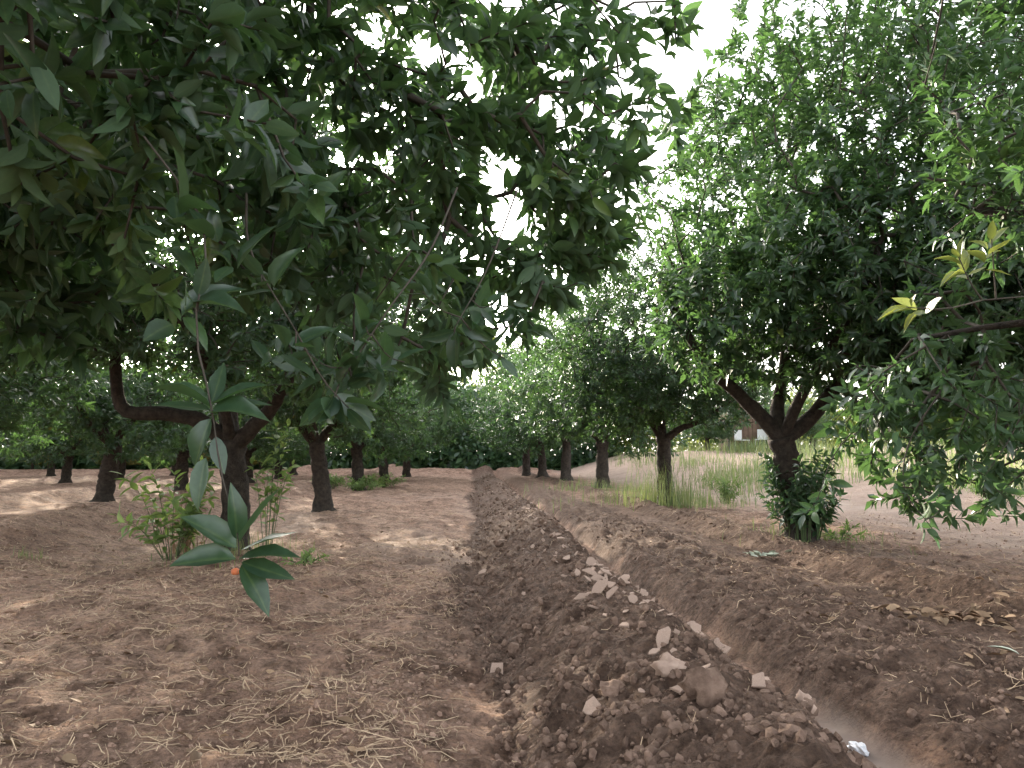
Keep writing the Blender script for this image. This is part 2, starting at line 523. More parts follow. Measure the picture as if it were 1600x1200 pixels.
def rosette(tip, axis, n, length, leaf_len, rng, spread=1.0, droop=0.25):
    """leaves spiralling round the last part of a shoot: arrays pos, dir, normal, size"""
    N = len(tip)
    k = np.tile(np.arange(n), N)
    T = np.repeat(tip, n, 0); A = np.repeat(axis, n, 0)
    ref = np.where(np.abs(A[:, 2:3]) > 0.9, np.array([[1.0, 0, 0]]), np.array([[0, 0, 1.0]]))
    u = unit(np.cross(A, ref)); w = np.cross(A, u)
    phi = k * 2.39996 + np.repeat(rng.uniform(0, 6.28, N), n) + rng.normal(0, 0.25, N * n)
    f = (k + rng.uniform(0, 1, N * n)) / n               # 0 = at the tip, 1 = down the shoot
    th = (0.35 + 1.05 * f) * spread + rng.normal(0, 0.18, N * n)
    radial = np.cos(phi)[:, None] * u + np.sin(phi)[:, None] * w
    d = A * np.cos(th)[:, None] + radial * np.sin(th)[:, None]
    d[:, 2] -= droop * rng.uniform(0.2, 1.6, N * n)
    d = unit(d)
    up = A + np.array([0, 0, 0.5]) + rng.normal(0, 0.28, (N * n, 3))
    nrm = unit(up - d * (up * d).sum(1)[:, None])
    pos = T - A * (f * length)[:, None] + radial * 0.004
    size = leaf_len * rng.uniform(0.6, 1.2, N * n) * (0.75 + 0.5 * np.clip(f * 2.5, 0, 0.5))
    return pos, d, nrm, size

def in_view(P):
    q = P - CAM
    c, s = math.cos(YAW), math.sin(YAW)
    x = q[:, 0] * c - q[:, 1] * s
    y = q[:, 0] * s + q[:, 1] * c
    fwd = y * math.cos(PITCH) + q[:, 2] * math.sin(PITCH)
    upv = -y * math.sin(PITCH) + q[:, 2] * math.cos(PITCH)
    ok = (fwd > 0.3) & (np.abs(x) < fwd * 0.66) & (np.abs(upv) < fwd * 0.5)
    return ok, np.linalg.norm(q, axis=1)

# ------------------------------------------------------------------ trees
def sample_lobes(lobes, n, rng, gap_scale, gap_cut, seed, shell=0.45):
    vol = np.array([(l[3] * l[4] * l[5]) ** 0.75 * (l[6] if len(l) > 6 else 1) for l in lobes])
    pick = rng.choice(len(lobes), size=n * 4, p=vol / vol.sum())
    v = unit(rng.normal(size=(n * 4, 3)))
    r = rng.uniform(shell ** 2, 1, n * 4) ** 0.5
    r = r * (1 + 0.28 * noise3(v * 2.2 + pick[:, None] * 3.7, seed + 9))
    L = np.array([l[:6] for l in lobes])
    P = L[pick, :3] + v * r[:, None] * L[pick, 3:6]
    keep = (noise3(P * gap_scale, seed) + 0.4 * noise3(P * gap_scale * 2.3, seed + 1)) > gap_cut
    P = P[keep]
    return P[:n]

def build_tree(name, base, trunk, r0, r1, limbs, lobes, n_tips, n_leaf, leaf_len, seed,
               label, group, kind='medium', singles=0, gap=(1.1, -0.12), mat=LEAF, twig_sides=4,
               min_cam=0.0, tint_shift=0.0, shell=0.45, droop=0.25, minz=0.35, twig_min=1, side_leaves=1, bare=0.0):
    rng = np.random.default_rng(seed)
    bz = float(ground_z(np.array([base[0]]), np.array([base[1]]), False)[0]) - 0.03
    root = bpy.data.objects.new(name, None)
    root.empty_display_size = 0.3
    COL.objects.link(root)
    root.location = (base[0], base[1], bz)
    tag(root, label, 'tree', group)
    B = np.array([base[0], base[1], bz])
    # trunk
    tp = smooth_path(trunk, 26)
    rr = np.interp(np.linspace(0, 1, 26), [0, 0.08, 0.2, 0.8, 1], [r0 * 1.65, r0 * 1.18, r0, r1, r1 * 1.05])
    V, F = tube(tp, rr, 18, 0.17, seed)
    g = Geo(); g.add(V, F)
    trunk_o = link('trunk', g.mesh('trunk', BARK), root)
    # limbs
    nodes, par, limb_n = [tp[-1]], [-1], []
    for li, lb in enumerate(limbs):
        pts = lb[0] if isinstance(lb[0][0], (tuple, list)) else lb
        ra = lb[1] if isinstance(lb[0][0], (tuple, list)) else r1 * 0.7
        n = max(7, 4 * len(pts))
        lp = smooth_path([tuple(tp[-2])] + list(pts), n)
        rad = np.linspace(ra, ra * 0.35, n)
        V, F = tube(lp, rad, 10, 0.15, seed + li)
        g = Geo(); g.add(V, F)
        link('branch', g.mesh('branch', BARK), root)
        p = 0
        for q in lp[2:]:
            nodes.append(q); par.append(p); p = len(nodes) - 1
    n_limb = len(nodes)
    # tips
    T = sample_lobes(lobes, n_tips, rng, gap[0], gap[1], seed, shell)
    T = T[T[:, 2] > minz]
    if min_cam:
        T = T[np.linalg.norm(T + B - CAM, axis=1) > min_cam]
    NB = np.array(nodes)
    dl = np.min(np.linalg.norm(T[:, None, :] - NB[None, :, :], axis=2), axis=1)
    T = T[np.argsort(dl)]
    cap = n_limb + len(T) * 9
    NP = np.zeros((cap, 3)); NP[:n_limb] = NB
    n = n_limb
    cdist = np.zeros(cap)
    tips_i = []
    for t in T:
        dd = NP[:n] - t
        dist = np.sqrt((dd * dd).sum(1)) + 0.12 * cdist[:n]
        j = int(np.argmin(dist))
        a = NP[j]
        L = np.linalg.norm(t - a)
        k = int(min(6, max(1, round(L / 0.2))))
        mid = (a + t) / 2 + rng.normal(0, 0.10, 3) * L + np.array([0, 0, 0.10 * L])
        p = j
        for m in range(1, k + 1):
            s = m / k
            NP[n] = (1 - s) ** 2 * a + 2 * s * (1 - s) * mid + s * s * t + (rng.normal(0, 0.018, 3) if m < k else 0)
            cdist[n] = cdist[p] + L / k
            par.append(p); p = n; n += 1
        tips_i.append(p)
    NP = NP[:n]
    par = np.array(par)
    cnt = np.zeros(n)
    cnt[tips_i] = 1
    for i in range(n - 1, n_limb - 1, -1):
        cnt[par[i]] += cnt[i]
    # twigs: tapered prisms edge by edge, kept as one mass
    e = np.arange(n_limb, n)
    e = e[cnt[e] >= twig_min]
    if len(e):
        a, b = NP[par[e]], NP[e]
        rb = np.clip(0.0028 * cnt[e] ** 0.38, 0.0027, 0.017)
        pc = np.where(par[e] >= n_limb, cnt[par[e]], cnt[e] * 1.2)
        ra = np.minimum(np.clip(0.0028 * pc ** 0.38, 0.0027, 0.017), rb * 1.6)
        ax = unit(b - a)
        ref = np.where(np.abs(ax[:, 2:3]) > 0.9, np.array([[1.0, 0, 0]]), np.array([[0, 0, 1.0]]))
        u = unit(np.cross(ax, ref)); w = np.cross(ax, u)
        S = twig_sides
        ang = np.linspace(0, 2 * math.pi, S, endpoint=False)
        ring = np.cos(ang)[None, :, None] * u[:, None, :] + np.sin(ang)[None, :, None] * w[:, None, :]
        V = np.concatenate([a[:, None, :] - ax[:, None, :] * 0.004 + ring * ra[:, None, None],
                            b[:, None, :] + ring * rb[:, None, None]], 1)
        f = np.array([[j, (j + 1) % S, S + (j + 1) % S, S + j] for j in range(S)]).ravel()
        Lp = (f[None, :] + (np.arange(len(e)) * 2 * S)[:, None]).ravel()
        me = mesh_np('twig_mass', V.reshape(-1, 3), Lp, np.full(len(e) * S, 4), TWIG)
        tag(link('twig_mass', me, root), kind='stuff')
    # leaves
    ti = np.array(tips_i)
    if bare:
        ti = ti[rng.random(len(ti)) > bare]
    tip = NP[ti]
    axis = unit(tip - NP[par[ti]])
    ctr = np.array([np.mean([l[0] for l in lobes]), np.mean([l[1] for l in lobes]), np.mean([l[2] for l in lobes])])
    axis = unit(axis + 0.55 * unit(tip - ctr) + np.array([0, 0, 0.35]) + rng.normal(0, 0.3, axis.shape))
    pos, d, nrm, size = rosette(tip, axis, n_leaf, 0.17, leaf_len, rng, 1.0, droop)
    if side_leaves:
        q = np.arange(n_limb, n)
        q = q[(cnt[q] <= 3)]
        q = np.repeat(q, side_leaves)
        ax = unit(NP[q] - NP[par[q]])
        p2, d2, n2, s2 = rosette(NP[q], ax, 2, 0.1, leaf_len, rng, 1.2, droop * 1.3)
        pos, d, nrm, size = [np.concatenate(z) for z in ((pos, p2), (d, d2), (nrm, n2), (size, s2))]
    tint = np.clip(0.42 + 0.9 * noise3(pos * 2.0, seed + 5) + rng.normal(0, 0.14, len(pos)) + tint_shift, 0, 0.93)
    old = rng.random(len(pos)) < 0.006
    tint[old] = rng.uniform(0.94, 1.0, old.sum())
    if min_cam:
        ok = np.linalg.norm(pos + B - CAM, axis=1) > min_cam
        pos, d, nrm, size, tint = pos[ok], d[ok], nrm[ok], size[ok], tint[ok]
    done = np.zeros(len(pos), bool)
    if singles:
        ok, dist = in_view(pos + B)
        idx = np.where(ok)[0]
        idx = idx[np.argsort(dist[idx] / size[idx])][:singles]
        leaf_objects(root, pos[idx], d[idx], nrm[idx], size[idx], tint[idx], mat)
        done[idx] = True
        near = ok & (dist < 4.2) & ~done
        if near.sum():
            tag(link('foliage', leaves_mesh('foliage', pos[near], d[near], nrm[near], size[near], tint[near], 'fine', mat), root), kind='stuff')
            done |= near
    r = ~done
    if singles:     # the far side of a crown that stands partly outside the picture needs less detail
        q = pos + B - CAM
        out = r & ((q[:, 1] < 0.4) | (np.abs(q[:, 0]) > 0.85 * q[:, 1] + 0.4) | (q[:, 2] > 0.75 * q[:, 1] + 0.4))
        if out.sum():
            tag(link('foliage', leaves_mesh('foliage', pos[out], d[out], nrm[out], size[out] * 1.1, tint[out], 'coarse', mat), root), kind='stuff')
            r &= ~out
    tag(link('foliage', leaves_mesh('foliage', pos[r], d[r], nrm[r], size[r], tint[r], kind, mat), root), kind='stuff')
    return root

def copy_tree(src, base, rot, scale, label, group, mat=None, cat=None):
    c = src.copy()
    COL.objects.link(c)
    c.location = (base[0], base[1], float(ground_z(np.array([base[0]]), np.array([base[1]]), False)[0]) - 0.03)
    c.rotation_euler = (0, 0, rot)
    c.scale = scale if isinstance(scale, tuple) else (scale,) * 3
    tag(c, label, cat or 'tree', group)
    for ch in src.children:
        k = ch.copy()
        COL.objects.link(k)
        k.parent = c
        if mat and ch.name.startswith('foliage'):
            k.material_slots[0].link = 'OBJECT'
            k.material_slots[0].material = mat
    return c

def hanging_branch(root, pts, rad, spots, leaf_len, seed, mat=LEAF, n=9, tint=0.4, length=0.12, stem=TWIG, explicit=()):
    """a shoot with leaves one by one; pts and spots in world coordinates; spots = (point, axis[, count])"""
    rng = np.random.default_rng(seed)
    B = np.array(root.location)
    P = smooth_path([np.array(p) - B for p in pts], 14)
    g = Geo(); g.add(*tube(P, np.linspace(rad, rad * 0.4, 14), 6, 0.04, seed))
    for s in spots:
        q = np.array(s[0]) - B
        j = int(np.argmin(np.linalg.norm(P - q, axis=1)))
        a = unit(np.array(s[1], float))
        if np.linalg.norm(P[j] - q) > 0.01:
            m = (P[j] + q) / 2 + np.array([0, 0, -0.02])
            sp = smooth_path([P[j], m, q], 6)
            g.add(*tube(sp, np.linspace(rad * 0.6, rad * 0.35, 6), 5, 0, seed))
    br = link('hanging_branch', g.mesh('hanging_branch', stem), root)
    for s in spots:
        q = (np.array(s[0]) - B)[None]
        a = unit(np.array(s[1], float))[None]
        k = s[2] if len(s) > 2 else n
        pos, d, nrm, size = rosette(q, a, k, length, leaf_len, rng, 1.0, 0.12)
        t = np.clip(tint + rng.normal(0, 0.16, k), 0, 1)
        leaf_objects(br, pos, d, nrm, size, t, mat)
    if explicit:      # leaves posed one by one: base point, direction, length
        pos = np.array([e[0] for e in explicit]) - B
        d = unit(np.array([e[1] for e in explicit], float))
        up = np.tile(np.array([[0.1, -0.45, 0.9]]), (len(d), 1)) + rng.normal(0, 0.2, d.shape)
        nrm = unit(up - d * (up * d).sum(1)[:, None])
        leaf_objects(br, pos, d, nrm, np.array([e[2] for e in explicit]), np.clip(tint + rng.normal(0, 0.1, len(d)), 0, 1), mat)
    return br

# ------------------------------------------------------------------ ground sheet
def growing(start, step, grow, end):
    o, v = [], start
    while v < end:
        step *= grow
        v += step
        o.append(v)
    return o
xs_mid = np.arange(-2.4, 3.2, 0.026)
xr = np.array(growing(xs_mid[-1], 0.026, 1.065, 900))
xl = -np.array(growing(2.4, 0.026, 1.065, 900))[::-1]
xs = np.concatenate([xl, xs_mid, xr])
ys = np.concatenate([np.linspace(-200, 1.2, 24), np.geomspace(1.25, 70, 470), np.geomspace(75, 1200, 26)])
X, Y = np.meshgrid(xs, ys)
xf, yf = X.ravel(), Y.ravel()
zf = ground_z(xf, yf)
s_, ridge_, bank_, bund_, track_, left_ = zones(xf, yf)
# soil kinds: R fresh damp soil, G smeared trench bottom, B bleached trodden patches
zr = np.clip(ridge_ + 0.8 * bank_ + 0.75 * bund_ + 0.35 * left_ + np.clip(1.25 - 0.05 * yf, 0.3, 0.85) * np.clip((s_ - 1.25) / 0.1, 0, 1) * np.clip((4.2 - s_) / 1.2, 0, 1), 0, 1)
zg = track_
patch = np.clip(fbm2(xf * 0.8, yf * 0.35, 81, 3) * 2.0 - 0.05, 0, 1)
zb = patch * (1 - zr) * np.clip((22 - yf) / 8, 0, 1) * np.clip((s_ + 4) / 1.5, 0, 1) * np.clip((yf - 5) / 3, 0, 1) * 0.7 + np.clip((s_ - 4.2) / 1.0, 0, 1) * 0.65
zb = np.clip(zb, 0, 1)
nx, ny = len(xs), len(ys)
ii = np.arange(nx * ny).reshape(ny, nx)
quads = np.stack([ii[:-1, :-1], ii[:-1, 1:], ii[1:, 1:], ii[1:, :-1]], -1).reshape(-1, 4)
gme = mesh_np('ground', np.stack([xf, yf, zf], 1), quads.ravel(), np.full(len(quads), 4), SOIL, True,
              {'zone': np.stack([zr, zg, zb], 1)})
tag(link('ground', gme), kind='structure')

# ------------------------------------------------------------------ near and named trees
LEFT_ROW = 'orange trees in the row left of the soil ridge'
RIGHT_ROW = 'orange trees in the row right of the soil ridge'

L0 = build_tree('orange_tree', (-2.5, 1.0), [(0, 0, 0), (0.05, 0.02, 0.5), (0.02, 0.05, 1.1)], 0.14, 0.12,
    [([(0.5, 0.4, 1.7), (1.0, 1.1, 2.4), (1.5, 2.0, 2.9)], 0.07), ([(-0.4, 0.5, 1.8), (-0.7, 1.0, 2.6)], 0.06),
     ([(0.3, 1.0, 1.9), (0.4, 2.0, 2.5), (1.0, 2.9, 2.8)], 0.065), ([(0.3, -0.5, 1.8), (0.8, -0.9, 2.6)], 0.06)],
    [(0.4, 1.0, 2.9, 2.3, 2.3, 1.5), (2.0, 2.6, 2.6, 1.6, 1.2, 1.1, 0.92), (1.3, 1.9, 1.75, 0.8, 0.7, 0.55, 0.8),
     (2.3, 2.3, 1.5, 0.5, 0.6, 0.42, 0.5), (0.2, 1.9, 1.75, 1.0, 0.9, 0.5, 0.6), (2.75, 2.6, 2.1, 0.6, 0.65, 0.5, 0.7), (1.75, 1.0, 1.75, 0.5, 0.45, 0.3, 0.5)],
    3700, 12, 0.102, 11, 'overhanging orange tree whose large dark leaves fill the upper left foreground', LEFT_ROW,
    singles=300, gap=(2.3, -0.09), min_cam=1.3, droop=0.2, minz=0.9, bare=0.16, tint_shift=0.08)

L1 = build_tree('orange_tree', (-2.15, 7.37), [(0, 0, 0), (0.01, 0.02, 0.5), (-0.04, 0.02, 1.02)], 0.128, 0.115,
    [([(-0.30, -0.05, 1.20), (-0.62, -0.1, 1.27), (-0.95, -0.15, 1.30), (-1.02, -0.18, 1.7), (-1.05, -0.15, 2.15), (-1.4, -0.3, 2.7)], 0.085),
     ([(-0.12, 0.1, 1.35), (-0.27, 0.15, 1.75), (-0.34, 0.15, 2.25), (-0.2, 0.1, 2.9)], 0.09),
     ([(0.25, -0.1, 1.22), (0.45, -0.2, 1.45), (0.75, -0.4, 2.0), (1.1, -0.6, 2.6)], 0.085),
     ([(-0.05, -0.3, 1.4), (-0.2, -0.9, 2.0), (-0.5, -1.5, 2.5)], 0.06)],
    [(-0.7, 0.0, 3.1, 2.4, 2.4, 1.55), (-1.6, -0.8, 2.3, 1.4, 1.3, 0.75, 1.0), (0.9, -0.5, 2.6, 1.1, 1.2, 0.85, 0.5), (0.6, -0.8, 1.7, 0.9, 0.8, 0.4, 0.7)],
    3400, 13, 0.095, 12, 'orange tree with trunk forking low into a bent left limb, weeds at its foot', LEFT_ROW,
    singles=300, gap=(1.1, -0.16), min_cam=1.6, minz=1.15)

R1 = build_tree('orange_tree', (3.16, 7.59), [(0, 0, 0), (-0.02, 0.02, 0.4), (-0.10, 0.02, 0.78), (-0.16, 0.0, 1.03)], 0.128, 0.12,
    [([(-0.30, 0.0, 1.18), (-0.55, -0.05, 1.42), (-0.85, -0.1, 1.68), (-1.15, -0.15, 2.1), (-1.4, -0.2, 2.6)], 0.085),
     ([(-0.15, 0.1, 1.3), (-0.05, 0.2, 1.6), (0.1, 0.3, 2.3), (0.2, 0.3, 3.0)], 0.08),
     ([(0.10, 0.0, 1.18), (0.28, -0.05, 1.40), (0.5, -0.1, 1.7), (1.1, -0.2, 2.4)], 0.09),
     ([(0.0, -0.25, 1.5), (0.2, -0.8, 2.1), (0.3, -1.2, 2.7)], 0.06)],
    [(1.05, 0.0, 3.6, 2.35, 2.2, 2.3, 1.35), (0.0, -0.2, 2.35, 1.55, 1.4, 0.95, 1.0), (1.9, -0.7, 1.9, 1.3, 1.2, 1.0, 1.3), (0.6, -1.0, 2.6, 1.6, 1.2, 1.1, 0.9), (1.1, -1.0, 1.55, 1.0, 0.8, 0.6, 0.8), (-0.95, -0.5, 2.2, 0.75, 0.8, 0.7, 0.7)],
    4700, 14, 0.116, 13, 'orange tree with dark Y-forked trunk and leafy suckers round its base, right foreground', RIGHT_ROW,
    singles=300, gap=(1.0, -0.42), minz=0.9)

R0 = build_tree('orange_tree', (4.5, 2.7), [(0, 0, 0), (0.02, 0.0, 0.5), (0.0, 0.05, 1.05)], 0.14, 0.12,
    [([(-0.5, 0.4, 1.5), (-1.1, 0.9, 2.0), (-1.7, 1.5, 2.2)], 0.06), ([(0.3, 0.5, 1.7), (0.4, 0.9, 2.6)], 0.06),
     ([(-0.3, -0.4, 1.7), (-0.6, -0.8, 2.6)], 0.06), ([(-0.5, 0.9, 1.4), (-1.2, 1.6, 1.6), (-1.8, 2.0, 1.55)], 0.04)],
    [(0.0, 0.3, 3.1, 2.1, 2.0, 1.4), (-1.2, 1.1, 2.6, 0.9, 0.9, 1.2, 0.9), (-1.75, 1.9, 1.15, 0.55, 0.5, 0.45, 0.42), (-0.9, 1.6, 1.4, 0.55, 0.5, 0.5, 0.3), (-1.25, 2.5, 0.95, 0.9, 0.7, 0.6, 0.45), (-0.9, 2.4, 1.9, 0.8, 0.6, 0.6, 0.6), (-1.0, 1.5, 3.1, 0.9, 0.9, 0.9, 0.6)],
    2500, 12, 0.10, 14, 'overhanging orange tree at the right edge with dangling leafy twigs', RIGHT_ROW,
    singles=300, gap=(1.2, -0.05), min_cam=1.8, droop=0.3, minz=0.38, bare=0.12)

L2 = build_tree('orange_tree', (-2.29, 12.58), [(0, 0, 0), (-0.05, 0.02, 0.5), (-0.14, 0.02, 1.1)], 0.14, 0.12,
    [([(-0.6, 0.1, 1.6), (-1.2, 0.1, 2.4)], 0.08), ([(0.3, 0.2, 1.7), (0.7, 0.3, 2.6)], 0.08), ([(-0.2, -0.5, 1.8), (-0.2, -1.1, 2.5)], 0.07)],
    [(-0.1, 0, 2.9, 2.3, 2.2, 1.75), (0.9, -0.5, 1.9, 1.1, 1.0, 0.8, 0.8), (-1.0, -0.6, 1.9, 1.1, 1.0, 0.7, 0.8)],
    3000, 13, 0.095, 15, 'orange tree with thick straight trunk, second trunk along the left row', LEFT_ROW, singles=300, gap=(1.0, -0.2), minz=1.0)

R2 = build_tree('orange_tree', (3.23, 13.18), [(0, 0, 0), (-0.01, 0.02, 0.5), (-0.02, 0.02, 1.15)], 0.125, 0.115,
    [([(0.25, 0.0, 1.3), (0.55, 0.0, 1.42), (1.1, -0.1, 1.75)], 0.075), ([(-0.3, 0.1, 1.6), (-0.8, 0.1, 2.3)], 0.075), ([(0.0, 0.3, 1.9), (0.1, 0.5, 2.8)], 0.07)],
    [(-0.3, 0, 2.9, 2.0, 2.1, 1.75), (-0.9, -0.5, 1.95, 1.1, 1.1, 0.85, 0.9), (0.9, -0.4, 1.9, 0.9, 1.0, 0.75, 0.7)],
    3600, 14, 0.09, 16, 'orange tree with tall grass round its trunk, just beyond the Y-forked one', RIGHT_ROW, singles=300, gap=(1.0, -0.3), minz=0.95, tint_shift=0.08)

# generic crowns for the trees further off
def generic(seed, base, label, group, lean=0.0):
    rng = np.random.default_rng(seed)
    a = rng.uniform(0, 6.28)
    limbs = []
    for k in range(3):
        t = a + k * 2.1 + rng.uniform(-0.3, 0.3)
        c, s = math.cos(t), math.sin(t)
        limbs.append(([(0.3 * c, 0.3 * s, 1.3), (0.75 * c, 0.75 * s, 1.8), (1.2 * c, 1.2 * s, 2.6)], 0.07))
    lobes = [(0, 0, 2.8, 2.2, 2.2, 1.75)]
    for k in range(4):
        t = a + k * 1.6 + rng.uniform(-0.3, 0.3)
        lobes.append((1.15 * math.cos(t), 1.15 * math.sin(t), rng.uniform(1.35, 2.2), 1.2, 1.2, 0.85, 0.95))
    return build_tree('orange_tree', base, [(0, 0, 0), (lean * 0.4, 0.02, 0.5), (lean, 0, 1.05)], 0.15, 0.13, limbs, lobes,
                      2100, 12, 0.115, seed, label, group, singles=0, gap=(1.0, -0.28), twig_sides=3, minz=0.62, twig_min=2, tint_shift=0.05)

R3 = generic(21, (3.37, 20.4), 'orange tree with short forked trunk, third trunk along the right row', RIGHT_ROW)
L3 = generic(22, (-3.13, 22.34), 'orange tree with low weeds at its trunk, third trunk along the left row', LEFT_ROW, -0.06)
A1 = generic(23, (-7.33, 16.33), 'orange tree with dark leaning trunk seen left of the bent limb', 'orange trees in the rows far to the left', 0.16)
for t in (R3, L3, A1):
    t.scale = (1.16, 1.16, 1.16)
G = [R3, L3, A1]
rr = random.Random(3)
FARL = 'orange trees in the rows far to the left'
copy_tree(L3, (3.26, 27.4), 2.0, (1.2, 1.2, 1.3), 'orange tree, fourth trunk along the right row', RIGHT_ROW)
copy_tree(A1, (2.84, 31.8), 4.0, (1.2, 1.2, 1.3), 'orange tree, fifth trunk along the right row', RIGHT_ROW)
copy_tree(R3, (2.5, 36.2), 1.0, (1.2, 1.2, 1.3), 'orange tree, last small trunk at the far end of the right row', RIGHT_ROW)
copy_tree(A1, (-3.17, 29.5), 2.4, 1.18, 'orange tree in deep shade, fourth trunk along the left row', LEFT_ROW)
copy_tree(R3, (-2.87, 35.4), 3.4, 1.2, 'orange tree in deep shade, last trunk at the far end of the left row', LEFT_ROW)
ORD = [None, ('second', 'second'), ('third', 'second'), ('last', 'second'), None] + [(a, b) for b, m in (('third', 5), ('fourth', 4), ('fifth', 3)) for a in ('nearest', 'second', 'third', 'fourth', 'farthest')[:m]]
k = 0
for (x, y) in [(-7.73, 21.74), (-7.6, 27.5), (-8.0, 33), (-8.7, 38.5), (-7.4, 10.6), (-13.7, 16.0), (-13.9, 21.5), (-13.75, 27.6), (-14.0, 33), (-14.1, 38.5),
               (-20, 22), (-20.3, 28), (-20, 34), (-20.4, 39.5), (-26, 28), (-26.4, 34), (-26, 40)]:
    first = (k == 0)
    lab = {0: 'orange tree directly behind the bent limb, in the second row left',
           4: 'orange tree beyond the left frame edge, nearest of the second row left'}.get(k, 'orange tree with thin dark trunk, %s of the %s row left of the ridge' % (ORD[k] or ('', '')))
    q = rr.uniform(0.92, 1.1)
    copy_tree(G[k % 3], (x + rr.uniform(-.2, .2), y), rr.uniform(0, 6.28), (q * 1.18, q * 1.18, q), lab, FARL)
    k += 1
END = 'dark trees closing the far end of the orchard'
for i, (x, y, s) in enumerate([(-30, 49, 1.25), (-25, 51, 1.2), (-20, 49, 1.3), (-15.5, 51, 1.25), (-11, 49.5, 1.3), (-7, 51.5, 1.35), (-3.2, 50, 1.2), (0.2, 52, 1.15), (3.5, 50, 1.2), (6.5, 53, 1.15)]):
    copy_tree(G[i % 3], (x, y), rr.uniform(0, 6.28), (s * 1.15, s * 1.15, s), 'dark dense tree closing the far end of the orchard, %s from the left' % ['first', 'second', 'third', 'fourth', 'fifth', 'sixth', 'seventh', 'eighth', 'ninth', 'tenth'][i], END)
rg = np.random.default_rng(88)
n = 60000
hx = rg.uniform(-62, 9, n); hy = 46.5 + 2.6 * rg.random(n)
top = 3.6 + 1.6 * np.exp(-((hx + 2) / 9) ** 2) + 1.2 * fbm2(hx * 0.35, hy * 0.35, 95, 2)
hz = 0.02 + top * rg.random(n) ** 1.25
ok = (np.abs(hx - 0.7) > 0.1)
pos = np.stack([hx, hy - 0.6 * noise2(hx * 0.7, hz * 1.1, 96), hz], 1)
d = unit(rg.normal(size=(n, 3)) + np.array([0, -0.4, 0.3])); up = np.array([0, -0.3, 0.8]) + rg.normal(0, 0.4, (n, 3))
tag(link('hedge_foliage', leaves_mesh('hedge_foliage', pos, d, unit(up - d * (up * d).sum(1)[:, None]), rg.uniform(0.24, 0.46, n) * np.clip(1.9 - 0.5 * hz, 1, 1.9), np.clip(rg.normal(0.4, 0.2, n), 0, 0.93), 'coarse', LEAF)),
    'dark overgrown hedge closing off the far end behind the trunks', 'hedge', kind='stuff')
n = 22000
hx = rg.uniform(8.5, 52, n); hy = 47 - 0.1 * hx + 2.5 * rg.random(n)
gz = ground_z(hx, hy, False)
hz = gz + (2.4 + 1.0 * fbm2(hx * 0.4, hy * 0.4, 97, 2)) * rg.random(n) ** 1.1
pos = np.stack([hx, hy, hz], 1)
d = unit(rg.normal(size=(n, 3)) + np.array([0, -0.4, 0.3])); up = np.array([0, -0.3, 0.8]) + rg.normal(0, 0.4, (n, 3))
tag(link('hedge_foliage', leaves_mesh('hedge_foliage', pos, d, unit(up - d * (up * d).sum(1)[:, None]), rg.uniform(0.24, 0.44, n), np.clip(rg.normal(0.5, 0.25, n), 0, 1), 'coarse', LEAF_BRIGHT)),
    'bright green scrub hedge along the far edge of the right field', 'hedge', kind='stuff')
TALL = 'tall sunlit trees behind the far end of the orchard'
for i, (x, y, s) in enumerate([(-5, 56, 2.3), (-0.5, 58, 2.3), (4.0, 57, 2.0), (-10.5, 58, 2.4), (-17, 60, 2.0)]):
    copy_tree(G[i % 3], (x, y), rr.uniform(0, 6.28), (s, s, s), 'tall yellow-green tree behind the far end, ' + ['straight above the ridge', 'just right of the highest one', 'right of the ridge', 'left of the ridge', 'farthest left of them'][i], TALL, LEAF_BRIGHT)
GOLD = 'yellow bushes coloured with golden sunlight behind the left rows'
for i, (x, y, s) in enumerate([(-23.5, 44, 0.5), (-19, 44.5, 0.55), (-15.5, 44, 0.5), (-28, 44, 0.55), (-11.5, 44.5, 0.5)]):
    copy_tree(G[(i + 1) % 3], (x, y), rr.uniform(0, 6.28), (s * 1.5, s, s), 'bush coloured golden as if sunlit between the far left trunks, ' + ['fourth from the right', 'third from the right', 'second from the right', 'leftmost', 'rightmost'][i], GOLD, LEAF_GOLD, 'bush')
FIELD = 'hedge trees along the far side of the right field'
for i, (x, y, s, m) in enumerate([(9.5, 44, 0.8, LEAF_BRIGHT), (13, 40, 0.85, None), (17, 39, 0.75, LEAF_BRIGHT), (21, 36, 0.8, LEAF_BRIGHT), (25, 33, 0.85, LEAF_GOLD), (28, 29, 0.8, LEAF_BRIGHT), (31, 36, 1.0, None), (24, 42, 1.0, None), (17, 46, 1.0, None), (13.6, 32.5, 0.5, None), (10.1, 33.6, 0.5, None)]):
    lab = 'yellowing hedge tree at the far right of the field' if m is LEAF_GOLD else (('light' if m else 'dark') + ' green hedge tree across the right field, ' + ['nearest the right row', 'beside the hut', 'second light one right of the hut', 'third light one right of the hut', '', 'at the frame edge', 'far right behind the lighter ones', 'behind the middle of the hedge', 'right behind the hut', 'small, right of the hut', 'small, left of the hut'][i])
    copy_tree(G[i % 3], (x, y), rr.uniform(0, 6.28), (s * 1.3, s * 1.3, s), lab, FIELD, m)

